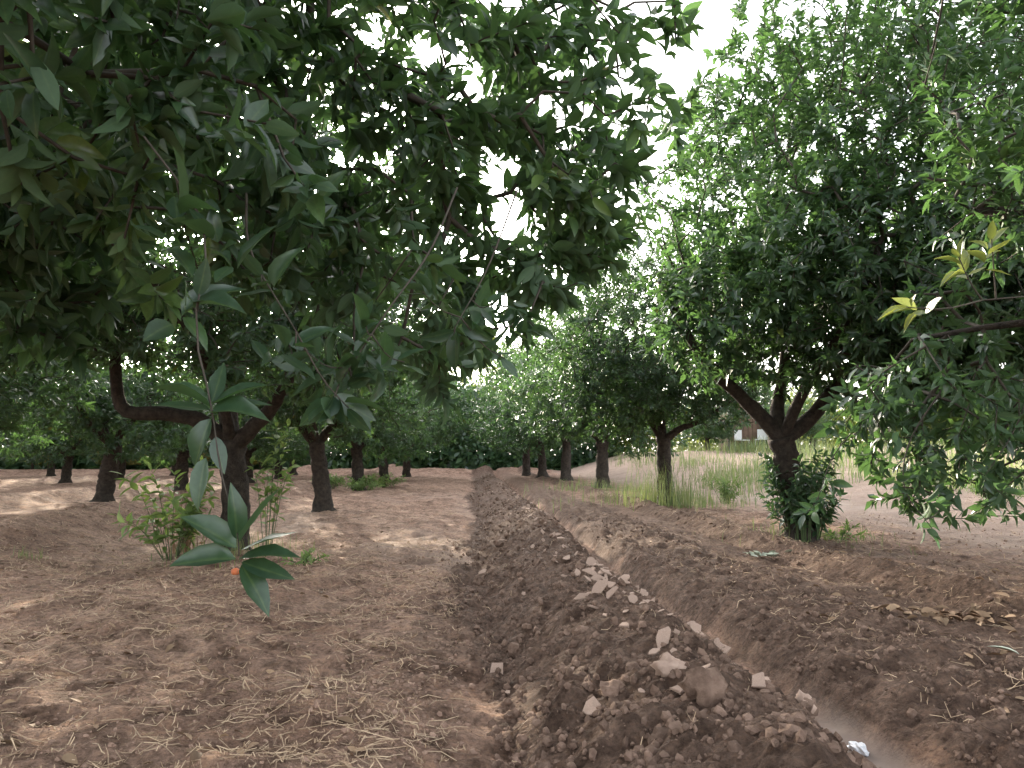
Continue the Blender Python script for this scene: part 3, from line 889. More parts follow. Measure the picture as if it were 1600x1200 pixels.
# ------------------------------------------------------------------ hanging shoots close to the camera
hanging_branch(L0, [(-0.72, 1.72, 1.60), (-0.56, 1.66, 1.38), (-0.54, 1.56, 1.16), (-0.50, 1.55, 1.00), (-0.47, 1.52, 0.88), (-0.43, 1.50, 0.765), (-0.425, 1.50, 0.72)], 0.0026,
    [((-0.56, 1.66, 1.38), (-0.3, -0.5, 0.5), 8), ((-0.54, 1.58, 1.22), (0.5, -0.5, 0.3), 7), ((-0.62, 1.69, 1.46), (0.3, -0.3, 0.8), 8)],
    0.115, 101, tint=0.18, explicit=[
        ((-0.425, 1.50, 0.745), (0.55, -0.1, 0.85), 0.125), ((-0.43, 1.50, 0.75), (-0.05, -0.1, 1.0), 0.105), ((-0.43, 1.50, 0.735), (-0.75, -0.2, 0.5), 0.115),
        ((-0.425, 1.50, 0.73), (0.95, -0.15, 0.35), 0.110), ((-0.425, 1.50, 0.715), (1.0, -0.25, 0.16), 0.120), ((-0.43, 1.50, 0.715), (-1.0, -0.3, -0.02), 0.115),
        ((-0.42, 1.50, 0.71), (0.9, -0.2, -0.3), 0.105), ((-0.42, 1.50, 0.705), (0.6, -0.35, -0.75), 0.110),
        ((-0.50, 1.55, 0.995), (-0.85, -0.2, 0.5), 0.12), ((-0.50, 1.55, 0.99), (-0.9, -0.3, 0.15), 0.10), ((-0.50, 1.55, 1.0), (0.9, -0.1, 0.45), 0.115),
        ((-0.50, 1.55, 0.985), (0.95, -0.3, 0.1), 0.12), ((-0.50, 1.55, 1.005), (0.2, 0.3, 0.9), 0.09), ((-0.495, 1.55, 0.985), (0.8, 0.3, 0.25), 0.11),
        ((-0.50, 1.55, 0.975), (-0.25, -0.2, -0.95), 0.095), ((-0.485, 1.535, 0.94), (0.2, -0.2, -0.95), 0.075), ((-0.50, 1.53, 0.90), (-0.1, -0.25, -0.95), 0.10)])
hanging_branch(L0, [(-0.62, 2.15, 1.62), (-0.56, 2.0, 1.42), (-0.42, 1.9, 1.2)], 0.004,
    [((-0.42, 1.9, 1.17), (0.5, -0.4, 0.2), 8), ((-0.52, 1.95, 1.35), (-0.3, -0.6, 0.4), 6), ((-0.30, 1.95, 1.02), (0.5, -0.3, -0.4), 6)],
    0.11, 102, tint=0.25)
hanging_branch(L0, [(-0.05, 2.45, 1.75), (-0.12, 2.2, 1.48), (-0.22, 2.02, 1.27), (-0.33, 1.98, 1.08)], 0.004,
    [((-0.36, 1.95, 1.02), (-0.2, -0.4, -0.3), 8), ((-0.27, 1.98, 1.25), (0.2, -0.4, 0.6), 9), ((-0.17, 2.0, 1.14), (0.7, -0.4, 0.1), 8), ((-0.42, 1.98, 1.17), (-0.6, -0.4, 0.4), 8), ((-0.30, 2.0, 1.12), (0.1, -0.5, 0.3), 7)],
    0.11, 108, tint=0.3)
hanging_branch(L0, [(0.15, 2.6, 1.8), (0.05, 2.45, 1.5), (-0.05, 2.3, 1.28)], 0.004,
    [((-0.06, 2.3, 1.25), (-0.2, -0.4, -0.4), 8), ((0.06, 2.35, 1.36), (0.6, -0.4, 0.1), 8), ((-0.16, 2.3, 1.40), (-0.6, -0.4, 0.4), 8), ((0.10, 2.4, 1.2), (0.6, -0.3, -0.4), 6)],
    0.105, 109, tint=0.35)
hanging_branch(R0, [(3.0, 3.6, 1.75), (2.5, 3.2, 1.6), (1.95, 2.9, 1.5)], 0.006,
    [((1.83, 2.85, 1.66), (-0.5, -0.3, 0.7), 8), ((1.62, 2.85, 1.46), (-0.7, -0.3, 0.1), 8), ((2.0, 2.9, 1.74), (0.1, -0.3, 0.9), 7)],
    0.105, 103, LEAF_SPRIG, tint=0.22, stem=TWIG)
hanging_branch(R0, [(2.9, 4.7, 1.35), (2.6, 4.6, 1.0), (2.5, 4.5, 0.72), (2.62, 4.45, 0.5)], 0.006,
    [((2.62, 4.45, 0.46), (0.5, -0.3, -0.6), 9), ((2.45, 4.5, 0.72), (-0.2, -0.4, -0.5), 7), ((2.72, 4.5, 0.62), (0.8, -0.2, -0.2), 7)],
    0.105, 114, tint=0.40, stem=TWIG)
hanging_branch(R0, [(2.7, 5.0, 1.3), (2.3, 4.9, 0.95), (2.12, 4.8, 0.66)], 0.005,
    [((2.12, 4.8, 0.62), (-0.6, -0.3, -0.4), 8), ((2.25, 4.85, 0.72), (0.3, -0.5, -0.5), 7), ((2.0, 4.75, 0.56), (-0.8, -0.2, -0.2), 5)],
    0.11, 105, tint=0.42, stem=TWIG)

hanging_branch(R0, [(3.4, 4.6, 1.4), (3.1, 4.4, 1.05), (2.85, 4.3, 0.8)], 0.005,
    [((2.85, 4.3, 0.78), (-0.2, -0.4, -0.5), 8), ((3.0, 4.3, 0.66), (0.5, -0.2, -0.6), 8), ((3.1, 4.4, 1.0), (0.2, -0.5, -0.2), 8), ((2.7, 4.25, 0.92), (-0.7, -0.3, 0.0), 7)],
    0.115, 106, tint=0.42)
hanging_branch(R0, [(2.9, 5.2, 1.6), (2.55, 5.0, 1.35), (2.25, 4.9, 1.1)], 0.005,
    [((2.25, 4.9, 1.08), (-0.5, -0.3, -0.3), 8), ((2.5, 4.9, 1.15), (0.1, -0.5, -0.4), 8), ((2.42, 5.0, 1.35), (-0.4, -0.4, 0.3), 8), ((2.75, 5.0, 1.3), (0.2, -0.5, -0.2), 8)],
    0.11, 107, tint=0.4)

# ------------------------------------------------------------------ suckers at the foot of the forked tree
def sucker_clump(root, n, r, h, leaf_len, seed, mat, name='sucker_shoots', center=(0, 0, 0)):
    rng = np.random.default_rng(seed)
    g = Geo(); tips, axes = [], []
    for i in range(n):
        a = rng.uniform(0, 6.28); q = rng.uniform(0.4, 1) * r
        b = np.array([0.12 * math.cos(a), 0.12 * math.sin(a), 0.0]) + center
        hz = rng.uniform(0.35, 1) * h
        t = np.array([q * math.cos(a), q * math.sin(a), hz]) + center
        g.add(*tube(smooth_path([b, (b * 0.6 + t * 0.4) + np.array([0, 0, hz * .25]), t], 6), np.linspace(0.006, 0.003, 6), 5))
        for f in (0.55, 0.8, 1.0):
            tips.append(b * (1 - f) + t * f + np.array([0, 0, 0.05])); axes.append([math.cos(a) * .6, math.sin(a) * .6, 0.6])
    pos, d, nrm, size = rosette(np.array(tips), unit(np.array(axes)), 9, 0.14, leaf_len, rng, 1.1, 0.4)
    ok = pos[:, 2] > 0.03
    pos, d, nrm, size = pos[ok], d[ok], nrm[ok], size[ok]
    tint = np.clip(rng.normal(0.42, 0.15, len(pos)), 0, 0.93)
    st = link('sucker_shoot', g.mesh('sucker_shoot', GREEN_TWIG), root)
    tag(link('sucker_leaves', leaves_mesh('sucker_leaves', pos, d, nrm, size, tint, 'fine', mat), root), kind='stuff')
sucker_clump(R1, 44, 0.40, 0.85, 0.10, 31, LEAF, center=np.array([0.02, -0.05, 0]))

# ------------------------------------------------------------------ clods and slabs on the ridge
rng = np.random.default_rng(5)
ICO_V, ICO_F = None, None
def icosphere(sub):
    import bmesh
    bm = bmesh.new()
    bmesh.ops.create_icosphere(bm, subdivisions=sub, radius=1)
    v = np.array([p.co[:] for p in bm.verts]); f = np.array([[q.index for q in t.verts] for t in bm.faces])
    bm.free()
    return v, f
def rock_batch(name, pts, sizes, sub, seed, mat):
    rng = np.random.default_rng(seed)
    v, f = icosphere(sub)
    N = len(pts)
    # eight different lumps, picked at random
    lumps = []
    for k in range(8):
        r = 1 + 0.9 * noise3(v * 1.5 + k * 5.1, seed + k) + 0.8 * noise3(v * 3.4 + k, seed + 40 + k)
        lumps.append(v * r[:, None])
    lumps = np.array(lumps)[rng.integers(0, 8, N)]
    a = rng.uniform(0, 6.28, N); b = rng.uniform(-0.7, 0.7, N)
    ca, sa, cb, sb = np.cos(a), np.sin(a), np.cos(b), np.sin(b)
    R = np.zeros((N, 3, 3))
    R[:, 0, 0] = ca; R[:, 0, 1] = -sa * cb; R[:, 0, 2] = sa * sb
    R[:, 1, 0] = sa; R[:, 1, 1] = ca * cb; R[:, 1, 2] = -ca * sb
    R[:, 2, 1] = sb; R[:, 2, 2] = cb
    S = rng.uniform(0.65, 1.2, (N, 1, 3)) * sizes[:, None, None]
    P = np.einsum('nij,nvj->nvi', R, lumps * S) + pts[:, None, :]
    nv = len(v)
    L = (f.ravel()[None, :] + (np.arange(N) * nv)[:, None]).ravel()
    t = rng.uniform(0.2, 0.9, N)
    return mesh_np(name, P.reshape(-1, 3), L, np.full(N * len(f), 3), mat, sub > 2, {'tint': np.repeat(t, nv)})

def scatter(n, s_lo, s_hi, y0, y1, seed, power=1.0):
    r = np.random.default_rng(seed)
    y = y0 * (y1 / y0) ** (r.random(n) ** power)
    x = r.uniform(s_lo, s_hi, n)
    x = x + 0.05 * np.sin(0.55 * y + 1.0) * np.clip(y / 8, 0, 1)
    return x, y

def lay(x, y, sink):
    return np.stack([x, y, ground_z(x, y) + sink], 1)
for dry in (0, 1):
  allp, alls = [], []
  for (n, a, b, y0, y1, lo, hi, sd_) in ([(7500, 0.06, 1.15, 2.0, 14, 0.003, 0.022, 1), (700, -0.25, 0.1, 3.6, 9, 0.004, 0.018, 9), (2600, 1.4, 2.2, 2.2, 12, 0.004, 0.020, 3),
                                         (700, 2.5, 3.3, 4, 14, 0.006, 0.024, 4), (900, 0, 1.3, 12, 40, 0.015, 0.04, 8), (2500, 2.0, 3.8, 2.5, 9, 0.003, 0.012, 10)],
                                        [(900, -0.6, 0.0, 2.6, 8, 0.003, 0.016, 2), (700, -5.2, -3.2, 6, 20, 0.01, 0.035, 6), (6000, -4.0, -0.1, 2.3, 8, 0.003, 0.011, 7), (1200, 3.2, 6, 5, 12, 0.005, 0.018, 11)])[dry]:
    x, y = scatter(n, a, b, y0, y1, sd_)
    sz = lo + (hi - lo) * np.random.default_rng(sd_ + 50).random(n) ** 4.2
    allp.append(lay(x, y, sz * 0.12)); alls.append(sz)
  allp, alls = np.concatenate(allp), np.concatenate(alls)
  tag(link('soil_clods', rock_batch('soil_clods', allp, alls, 1, 3 + dry, DRYCLOD if dry else CLOD)),
      'small dry soil crumbs strewn over the trodden strip' if dry else 'loose damp brown soil clods strewn over ridge and banks', 'soil', kind='stuff')
x, y = scatter(75, 0.0, 1.12, 2.0, 9, 12)
sz = 0.016 + 0.026 * np.random.default_rng(77).random(75) ** 3
tag(link('soil_clods', rock_batch('soil_clods', lay(x, y, sz * 0.2), sz, 2, 4, CLOD)), 'larger lumps of dug damp soil along the ridge', 'soil', kind='stuff')

# named big lumps near the bottom edge
for (x, y, s, lab) in [(0.73, 2.52, 0.062, 'biggest angular clod at the bottom edge of the ridge'), (0.69, 2.80, 0.045, 'pale rounded clod just above the biggest clod'),
                       (1.02, 2.46, 0.032, 'flat pale clod at the bottom edge, right of the biggest clod')]:
    me = rock_batch('clod', np.zeros((1, 3)), np.array([s]), 3, int(s * 1000), SLAB if s < 0.06 else CLOD)
    o = link('clod', me, None, (x, y, float(ground_z(np.array([x]), np.array([y]))[0]) + s * 0.3))
    tag(o, lab, 'clod')

def slab_mesh(seed):
    r = np.random.default_rng(seed)
    n = r.integers(5, 9)
    a = np.sort(r.uniform(0, 6.28, n) * 0.35 + np.linspace(0, 6.28, n, endpoint=False))
    rad = r.uniform(0.6, 1.1, n)
    el = r.uniform(0.45, 0.85)
    p = np.stack([np.cos(a) * rad, np.sin(a) * rad * el], 1)
    th = r.uniform(0.07, 0.12)
    up = np.concatenate([p * 0.93, np.full((n, 1), th) + r.normal(0, 0.03, (n, 1))], 1)
    m1 = np.concatenate([p, np.full((n, 1), th * 0.7)], 1)
    m0 = np.concatenate([p * 0.96, np.full((n, 1), -th * 0.6)], 1)
    V = np.concatenate([up, m1, m0, [[0, 0, th * 1.1]]])
    F = []
    for i in range(n):
        j = (i + 1) % n
        F += [(3 * n, i, j), (i, n + i, n + j, j), (n + i, 2 * n + i, 2 * n + j, n + j)]
    F.append(tuple(range(3 * n - 1, 2 * n - 1, -1)))
    g = Geo(); g.add(V, F)
    return g.mesh('mud_plate', SLAB, False)
SLABS = [slab_mesh(i) for i in range(10)]
SG = 'pale plates of dried mud on the ridge crest'
rs = np.random.default_rng(9)
spots = []
for i in range(140):
    y = 2.6 * (18 / 2.6) ** rs.random()
    s = rs.normal(0.83, 0.13) if rs.random() < 0.85 else rs.uniform(0.0, 1.1)
    spots.append((s, y, 0.018 + 0.045 * rs.random() ** 1.8))
for (px, y, s) in [(1.05, 3.45, .06), (1.10, 3.55, .075), (1.0, 3.6, .055), (1.12, 3.38, .06), (.70, 4.35, .07), (.75, 4.25, .06), (.62, 4.05, .055), (.78, 5.1, .06), (.70, 5.15, .065), (.63, 5.2, .055), (.86, 5.0, .07), (.98, 4.5, .05), (.92, 5.9, .06)]:
    spots.append((px, y, s * 0.85))
ORDN = ['nearest', 'second', 'third', 'fourth', 'fifth', 'sixth', 'seventh', 'eighth', 'ninth', 'tenth', 'eleventh', 'twelfth', 'thirteenth', 'fourteenth', 'fifteenth', 'sixteenth', 'seventeenth', 'eighteenth', 'nineteenth', 'twentieth']
plate_label = {}
for nm, lo, hi in (('left flank', -9, 0.68), ('crest', 0.68, 0.92), ('trench side', 0.92, 9)):
    q = sorted([i for i, t in enumerate(spots) if lo <= t[0] < hi and t[1] < 7], key=lambda i: spots[i][1])
    for a, i in zip(ORDN, q):
        plate_label[i] = '%s pale mud plate, %s from the camera along the ridge %s' % ('broad' if spots[i][2] > 0.042 else 'small', a, nm)
for i, (s, y, sz) in enumerate(spots):
    x = s + 0.05 * math.sin(0.55 * y + 1.0) * min(1, y / 8)
    z = float(ground_z(np.array([x]), np.array([y]))[0])
    o = link('mud_plate', SLABS[i % 10], None, (x, y, z + 0.014 + sz * 0.1))
    o.rotation_euler = (rs.normal(0.40, 0.32), rs.normal(-0.15, 0.32), 0.9 + rs.normal(0, 0.5) + (3.14 if i % 2 else 0))
    o.rotation_mode = 'ZXY'
    o.scale = (sz, sz, sz)
    tag(o, plate_label.get(i) or 'pale flat plate of dried mud lying on the dug soil ridge', 'mud plate', SG)

# ------------------------------------------------------------------ straw and dead leaves on the ground
def ribbons(n, x, y, lo, hi, wlo, whi, seed, lift=0.012):
    r = np.random.default_rng(seed)
    Ln = lo + (hi - lo) * r.random(n) ** 2
    a = r.uniform(0, 6.28, n)
    dirv = np.stack([np.cos(a), np.sin(a)], 1)
    bend = r.normal(0, 0.22, n)[:, None] * Ln[:, None] * np.stack([-np.sin(a), np.cos(a)], 1)
    w = r.uniform(wlo, whi, n)[:, None] * 0.5 * np.stack([-np.sin(a), np.cos(a)], 1)
    c = np.stack([x, y], 1)
    P = [c - dirv * Ln[:, None] / 2, c + bend, c + dirv * Ln[:, None] / 2]
    rows = []
    for i, p in enumerate(P):
        z = ground_z(p[:, 0], p[:, 1]) + 0.004 + np.abs(r.normal(0, lift, n)) * (0.5 if i == 1 else 1)
        for sgn in (-1, 1):
            q = p + sgn * w * (1.0 if i == 1 else 0.6)
            rows.append(np.concatenate([q, z[:, None] + (0.0015 if sgn > 0 else 0)], 1))
    V = np.stack(rows, 1)
    f = np.array([0, 1, 3, 2, 2, 3, 5, 4])
    L = (f[None] + (np.arange(n) * 6)[:, None]).ravel()
    return V.reshape(-1, 3), L, np.full(n * 2, 4), np.repeat(r.uniform(0.1, 0.9, n), 6)

parts = []
for (n, a, b, y0, y1, lo, hi, wl, wh, sd_) in [(26000, -4.5, -0.05, 2.2, 9, 0.012, 0.12, 0.0016, 0.0042, 1), (6000, -7, -0.2, 5, 16, 0.03, 0.14, 0.003, 0.006, 2),
                                              (5000, 1.5, 4.5, 2.4, 9, 0.015, 0.10, 0.0015, 0.0035, 3), (500, -0.2, 1.3, 2.2, 8, 0.015, 0.07, 0.002, 0.004, 4), (8000, 2.6, 10, 6, 17, 0.03, 0.18, 0.004, 0.009, 5)]:
    x, y = scatter(n, a, b, y0, y1, sd_ + 200)
    clump = fbm2(x * 2.2, y * 2.2, 301, 3) + 0.18
    ok = np.random.default_rng(sd_).random(n) < np.clip(clump * 1.6, 0.28, 0.85)
    parts.append(ribbons(ok.sum(), x[ok], y[ok], lo, hi, wl, wh, sd_))
def join(parts, name, mat, smooth=False):
    V, L, S, T, k = [], [], [], [], 0
    for v, l, s, t in parts:
        V.append(v); L.append(l + k); S.append(s); T.append(t); k += len(v)
    return mesh_np(name, np.concatenate(V), np.concatenate(L), np.concatenate(S), mat, smooth, {'tint': np.concatenate(T)})
tag(link('dry_straw', join(parts, 'dry_straw', STRAW)), 'scattered dry straw bits on the trodden soil', 'straw', kind='stuff')

# curled dead leaves
def dead_leaves(n, x, y, leaf_len, seed, name, mat, lift=0.012):
    r = np.random.default_rng(seed)
    a = r.uniform(0, 6.28, n)
    d = unit(np.stack([np.cos(a), np.sin(a), r.normal(0, 0.2, n)], 1))
    up = np.stack([r.normal(0, 0.4, n), r.normal(0, 0.4, n), np.ones(n)], 1)
    nrm = unit(up - d * (up * d).sum(1)[:, None])
    pos = lay(x, y, lift)
    return leaves_mesh(name, pos, d, nrm, leaf_len * r.uniform(0.6, 1.2, n), r.uniform(0, 1, n), 'fine', mat)
x1, y1 = scatter(500, -5, -0.3, 2.3, 10, 401)
x2, y2 = scatter(420, 1.7, 4.6, 2.5, 11, 402)
tag(link('dead_leaves', dead_leaves(920, np.concatenate([x1, x2]), np.concatenate([y1, y2]), 0.06, 1, 'dead_leaves', DRYLEAF)), 'brown dead leaves lying about on the soil', 'leaf litter', kind='stuff')

r = np.random.default_rng(15)
n = 70
hx, hy = 2.42 + r.normal(0, 0.16, n), 3.95 + r.normal(0, 0.10, n)
o = link('leaf_heap', dead_leaves(n, hx, hy, 0.09, 2, 'leaf_heap', DRYLEAF, 0.02))
tag(o, 'small heap of curled dry leaves on the bank right of the trench', 'leaf heap', kind='stuff')
n = 34
hx, hy = 2.44 + r.normal(0, 0.07, n), 6.59 + r.normal(0, 0.06, n)
pos = lay(hx, hy, 0.02); a = r.uniform(0, 6.28, n)
d = unit(np.stack([np.cos(a), np.sin(a), r.uniform(0, 0.6, n)], 1)); up = np.stack([r.normal(0, .5, n), r.normal(0, .5, n), np.ones(n)], 1)
tag(link('wilted_sprig', leaves_mesh('wilted_sprig', pos, d, unit(up - d * (up * d).sum(1)[:, None]), np.full(n, 0.08), r.random(n), 'fine', PALELEAF)),
    'whitish wilted leaf sprig lying left of the sucker-covered trunk', 'sprig')

def single_ground_leaf(x, y, yaw, size, mat, name, label, cat, tilt=0.25):
    V, F, A = TEMPL['fine']
    g = Geo(); g.add(V, F, 0.6)
    o = link(name, g.mesh(name, mat), None, (x, y, float(ground_z(np.array([x]), np.array([y]))[0]) + 0.012))
    o.scale = (size,) * 3
    o.rotation_euler = (tilt, 0.1, yaw)
    tag(o, label, cat)
single_ground_leaf(2.24, 3.22, 0.9, 0.12, PALELEAF, 'fallen_leaf', 'pale grey-green fallen leaf at the right edge of the bank', 'leaf')

# fallen fruit, scrap in the trench
v, f = icosphere(3)
V = v * 0.032 * np.array([1, 1, 0.92]) * (1 + 0.02 * noise3(v * 3, 2))[:, None]
g = Geo(); g.add(V, [tuple(q) for q in f])
fr = link('orange_fruit', g.mesh('orange_fruit', FRUIT), None, (-1.77, 6.17, float(ground_z(np.array([-1.77]), np.array([6.17]))[0]) + 0.026))
tag(fr, 'small red-orange fallen fruit on the straw under the drooping shoot', 'fruit')
st = Geo(); st.add(*tube([(0, 0, 0.028), (0.002, 0, 0.034)], [0.004, 0.003], 6)); link('stem_button', st.mesh('stem_button', GREEN_TWIG), fr)
V = v * np.array([0.026, 0.04, 0.018]) * (1 + 0.9 * noise3(v * 2.5, 6) + 0.6 * noise3(v * 6, 8))[:, None]
g = Geo(); g.add(V, [tuple(q) for q in f])
tag(link('paper_scrap', g.mesh('paper_scrap', PAPER, False), None, (1.31, 2.72, float(ground_z(np.array([1.31]), np.array([2.72]))[0]) + 0.012)),
    'crumpled white scrap lying in the smooth trench', 'litter')

# ------------------------------------------------------------------ grass and weeds
def blades(x, y, hlo, hhi, w, seed, zc=None):
    n = len(x); r = np.random.default_rng(seed)
    h = hlo + (hhi - hlo) * r.random(n) ** 1.5
    a = r.uniform(0, 6.28, n); lean = r.uniform(0.05, 0.6, n) * h
    side = np.stack([-np.sin(a), np.cos(a), np.zeros(n)], 1) * (w * r.uniform(0.6, 1.3, n))[:, None]
    dv = np.stack([np.cos(a), np.sin(a), np.zeros(n)], 1)
    b = np.stack([x, y, ground_z(x, y, False) - 0.02], 1)
    up = np.array([0, 0, 1.0])
    m = b + dv * (lean * 0.3)[:, None] + up * (h * 0.6)[:, None]
    t = b + dv * lean[:, None] + up * (h * (1 - 0.15 * r.random(n)))[:, None]
    V = np.stack([b - side, b + side, m + side * 0.8, m - side * 0.8, t], 1)
    fidx = np.array([0, 1, 2, 3, 3, 2, 4])
    L = (fidx[None] + (np.arange(n) * 5)[:, None]).ravel()
    S = np.tile([4, 3], n)
    return V.reshape(-1, 3), L, S, np.repeat(np.clip(r.normal(0.5, 0.25, n), 0, 1), 5)

r = np.random.default_rng(33)
n = 48000
gy = 9.5 * (42 / 9.5) ** r.random(n)
gx = r.uniform(5.2, 27, n)
ok = (fbm2(gx * 0.4, gy * 0.4, 91, 2) + 0.12 > r.random(n) * 0.5) & (gx > 5.0 + 0.05 * gy + 0.9 * noise2(gx, gy, 3)) & (gx < 2 + gy * 0.75)
ok &= (gy > 13.5 + 2 * noise2(gx, gy, 4)) | (gx > 8.2)
tag(link('grass', join([blades(gx[ok], gy[ok], 0.15, 0.85, 0.0085, 1)], 'grass', GRASS, True)), 'tall pale grass in the open field to the right', 'grass', kind='stuff')

def tuft(cx, cy, n, rad, hlo, hhi, seed, label, w=0.005):
    r = np.random.default_rng(seed)
    x = cx + r.normal(0, rad, n); y = cy + r.normal(0, rad, n)
    tag(link('grass_tuft', join([blades(x, y, hlo, hhi, w, seed)], 'grass_tuft', GRASS, True)), label, 'grass', kind='stuff')
tuft(3.2, 13.0, 420, 0.32, 0.2, 0.95, 3, 'tall wispy grass standing round the second right trunk')
tuft(11.6, 31.8, 700, 0.9, 0.3, 0.8, 9, 'tall grass in front of the hut', 0.012)
tuft(3.5, 14.2, 700, 0.8, 0.08, 0.4, 4, 'low grass between the right trunks')
tuft(3.3, 19.5, 600, 0.8, 0.08, 0.4, 5, 'low grass at the third right trunk')
tuft(3.4, 7.9, 300, 0.4, 0.04, 0.2, 6, 'short grass behind the sucker-covered trunk', 0.003)
tuft(-2.0, 7.1, 260, 0.3, 0.05, 0.3, 7, 'dry grass at the foot of the bent-limb tree', 0.003)
tuft(-3.55, 6.7, 60, 0.05, 0.05, 0.16, 8, 'small green grass tuft on the bank at left', 0.003)

def weed(base, n, h, spread, leaf_len, seed, label, group=None, mat=WEED, kind='medium', nl=7):
    rg = np.random.default_rng(seed)
    bz = float(ground_z(np.array([base[0]]), np.array([base[1]]), False)[0]) - 0.01
    root = bpy.data.objects.new('weed_plant', None); COL.objects.link(root)
    root.location = (*base, bz)
    tag(root, label, 'weed', group)
    g = Geo(); tips, ax = [], []
    for i in range(n):
        a = rg.uniform(0, 6.28); q = spread * rg.uniform(0.2, 1); hh = h * rg.uniform(0.4, 1)
        t = np.array([q * math.cos(a), q * math.sin(a), hh])
        b = np.array([0.15 * q * math.cos(a), 0.15 * q * math.sin(a), 0])
        m = (b + t) / 2 + np.array([0, 0, hh * 0.2])
        sp = smooth_path([b, m, t], 7)
        g.add(*tube(sp, np.linspace(0.004, 0.0015, 7), 4))
        for k in (2, 3, 4, 5, 6):
            tips.append(sp[k]); ax.append(unit(sp[k] - sp[k - 1] + np.array([0, 0, .02])))
    link('stem', g.mesh('stem', GREEN_TWIG), root)
    pos, d, nrm, size = rosette(np.array(tips), np.array(ax), nl, 0.07, leaf_len, rg, 1.2, 0.25)
    ok = pos[:, 2] > 0.02
    tag(link('weed_leaves', leaves_mesh('weed_leaves', pos[ok], d[ok], nrm[ok], size[ok], np.clip(rg.normal(0.5, 0.2, ok.sum()), 0, 1), kind, mat), root), kind='stuff')
    return root
weed((-2.62, 7.2), 20, 0.85, 0.5, 0.14, 51, 'light green climbing weed left of the bent-limb tree trunk', kind='fine', nl=3)
weed((-1.80, 7.2), 8, 1.15, 0.26, 0.12, 52, 'thin light green vine shoot right of the bent-limb tree trunk', kind='fine', nl=3)
weed((-1.35, 6.6), 8, 0.14, 0.25, 0.06, 53, 'small low grey-green weed on the straw right of the bent-limb tree', kind='fine', nl=3)
weed((4.6, 14.3), 16, 0.5, 0.55, 0.09, 54, 'bushy green weed on the right, between second trunk and suckers')
weed((-2.9, 21.8), 26, 0.5, 0.9, 0.10, 55, 'dark low weeds round the third left trunk')
weed((-3.6, 20.8), 16, 0.4, 0.7, 0.10, 56, 'dark low weeds left of the third left trunk')
weed((-2.5, 23.4), 12, 0.35, 0.6, 0.10, 60, 'dark low weeds behind the third left trunk')
weed((8.6, 12.6), 24, 0.6, 0.9, 0.09, 57, 'leafy weed clump at the field edge on the right')
weed((10.5, 13.2), 24, 0.7, 1.0, 0.09, 58, 'broad weed clump at the far right field edge')
weed((3.6, 7.7), 8, 0.2, 0.3, 0.06, 59, 'pale low weed right of the sucker-covered trunk', kind='fine', nl=3)

# dead stalks beside the weed
g = Geo(); rg = np.random.default_rng(70)
for i in range(34):
    a = rg.uniform(0, 6.28); q = rg.uniform(0, 0.16); h = rg.uniform(0.2, 0.62)
    b = np.array([q * math.cos(a), q * math.sin(a), 0]); t = b + np.array([rg.normal(0, .07), rg.normal(0, .07), h])
    g.add(*tube(smooth_path([b, (b + t) / 2 + rg.normal(0, .03, 3), t], 6), np.linspace(0.006, 0.002, 6), 4), tint=rg.random())
o = link('dead_stalks', g.mesh('dead_stalks', DRYLEAF), None, (-2.62, 7.55, float(ground_z(np.array([-2.62]), np.array([7.55]), False)[0]) - 0.02))
tag(o, 'clump of dead brown stalks beside the bent-limb trunk', 'dead weeds', kind='stuff')

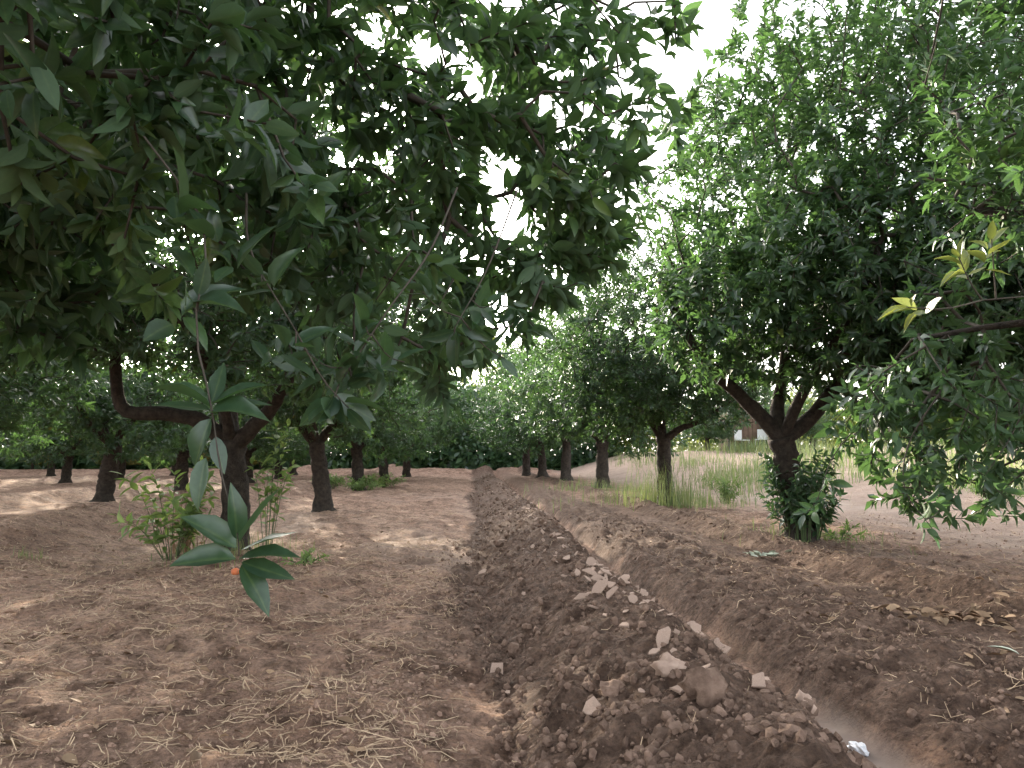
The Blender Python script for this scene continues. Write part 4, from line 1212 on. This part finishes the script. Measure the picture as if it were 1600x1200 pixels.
# ------------------------------------------------------------------ rusty hut glimpsed beyond the right row
def box(g, c, s, tint=0.5, bev=0.0):
    x, y, z = c; a, b, d = s[0] / 2, s[1] / 2, s[2] / 2
    V = [(x + i * a, y + j * b, z + k * d) for i in (-1, 1) for j in (-1, 1) for k in (-1, 1)]
    F = [(0, 1, 3, 2), (4, 6, 7, 5), (0, 4, 5, 1), (2, 3, 7, 6), (0, 2, 6, 4), (1, 5, 7, 3)]
    g.add(V, F, tint)
hx, hy = 11.9, 34.0
hz = float(ground_z(np.array([hx]), np.array([hy]), False)[0])
hut = bpy.data.objects.new('hut', None); COL.objects.link(hut); hut.location = (hx, hy, hz)
tag(hut, 'small rust-brown hut beyond the grass, between the two front right trunks', 'hut')
for i in range(7):
    g = Geo(); box(g, (-0.6 + i * 0.2, 0.01 * (i % 2), 1.05), (0.185, 0.04, 2.1 - 0.05 * (i % 3)))
    link('wall_board', g.mesh('wall_board', RUST, False), hut)
g = Geo(); box(g, (0, 0.9, 1.0), (1.3, 1.7, 2.0)); link('wall', g.mesh('wall', RUST, False), hut)
g = Geo(); box(g, (0, 0.75, 2.2), (1.7, 2.3, 0.07)); link('roof', g.mesh('roof', GREYBOARD, False), hut)
for px in (-0.76, 0.76):
    g = Geo(); box(g, (px, -0.05, 1.08), (0.1, 0.1, 2.15)); link('post', g.mesh('post', GREYBOARD, False), hut)
def chair(x, y, rot, label):
    z = float(ground_z(np.array([x]), np.array([y]), False)[0])
    c = bpy.data.objects.new('plastic_chair', None); COL.objects.link(c); c.location = (x, y, z); c.rotation_euler = (0, 0, rot)
    tag(c, label, 'chair', 'white plastic things by the hut')
    g = Geo(); box(g, (0, 0, 0.43), (0.45, 0.45, 0.04)); link('seat', g.mesh('seat', WHITEPAINT, False), c)
    g = Geo(); box(g, (0, 0.22, 0.66), (0.43, 0.04, 0.42)); link('backrest', g.mesh('backrest', WHITEPAINT, False), c)
    for i in (-1, 1):
        for j in (-1, 1):
            g = Geo(); g.add(*tube([(0.19 * i, 0.19 * j, 0.41), (0.22 * i, 0.22 * j, 0)], [0.025, 0.02], 6)); link('leg', g.mesh('leg', WHITEPAINT), c)
chair(11.45, 33.2, 0.5, 'white plastic chair standing at the left end of the rusty hut')
chair(12.25, 33.1, -0.6, 'white plastic chair standing at the right end of the rusty hut')

print('TRIS', sum(sum(len(p.vertices) - 2 for p in m.polygons) for m in bpy.data.meshes))
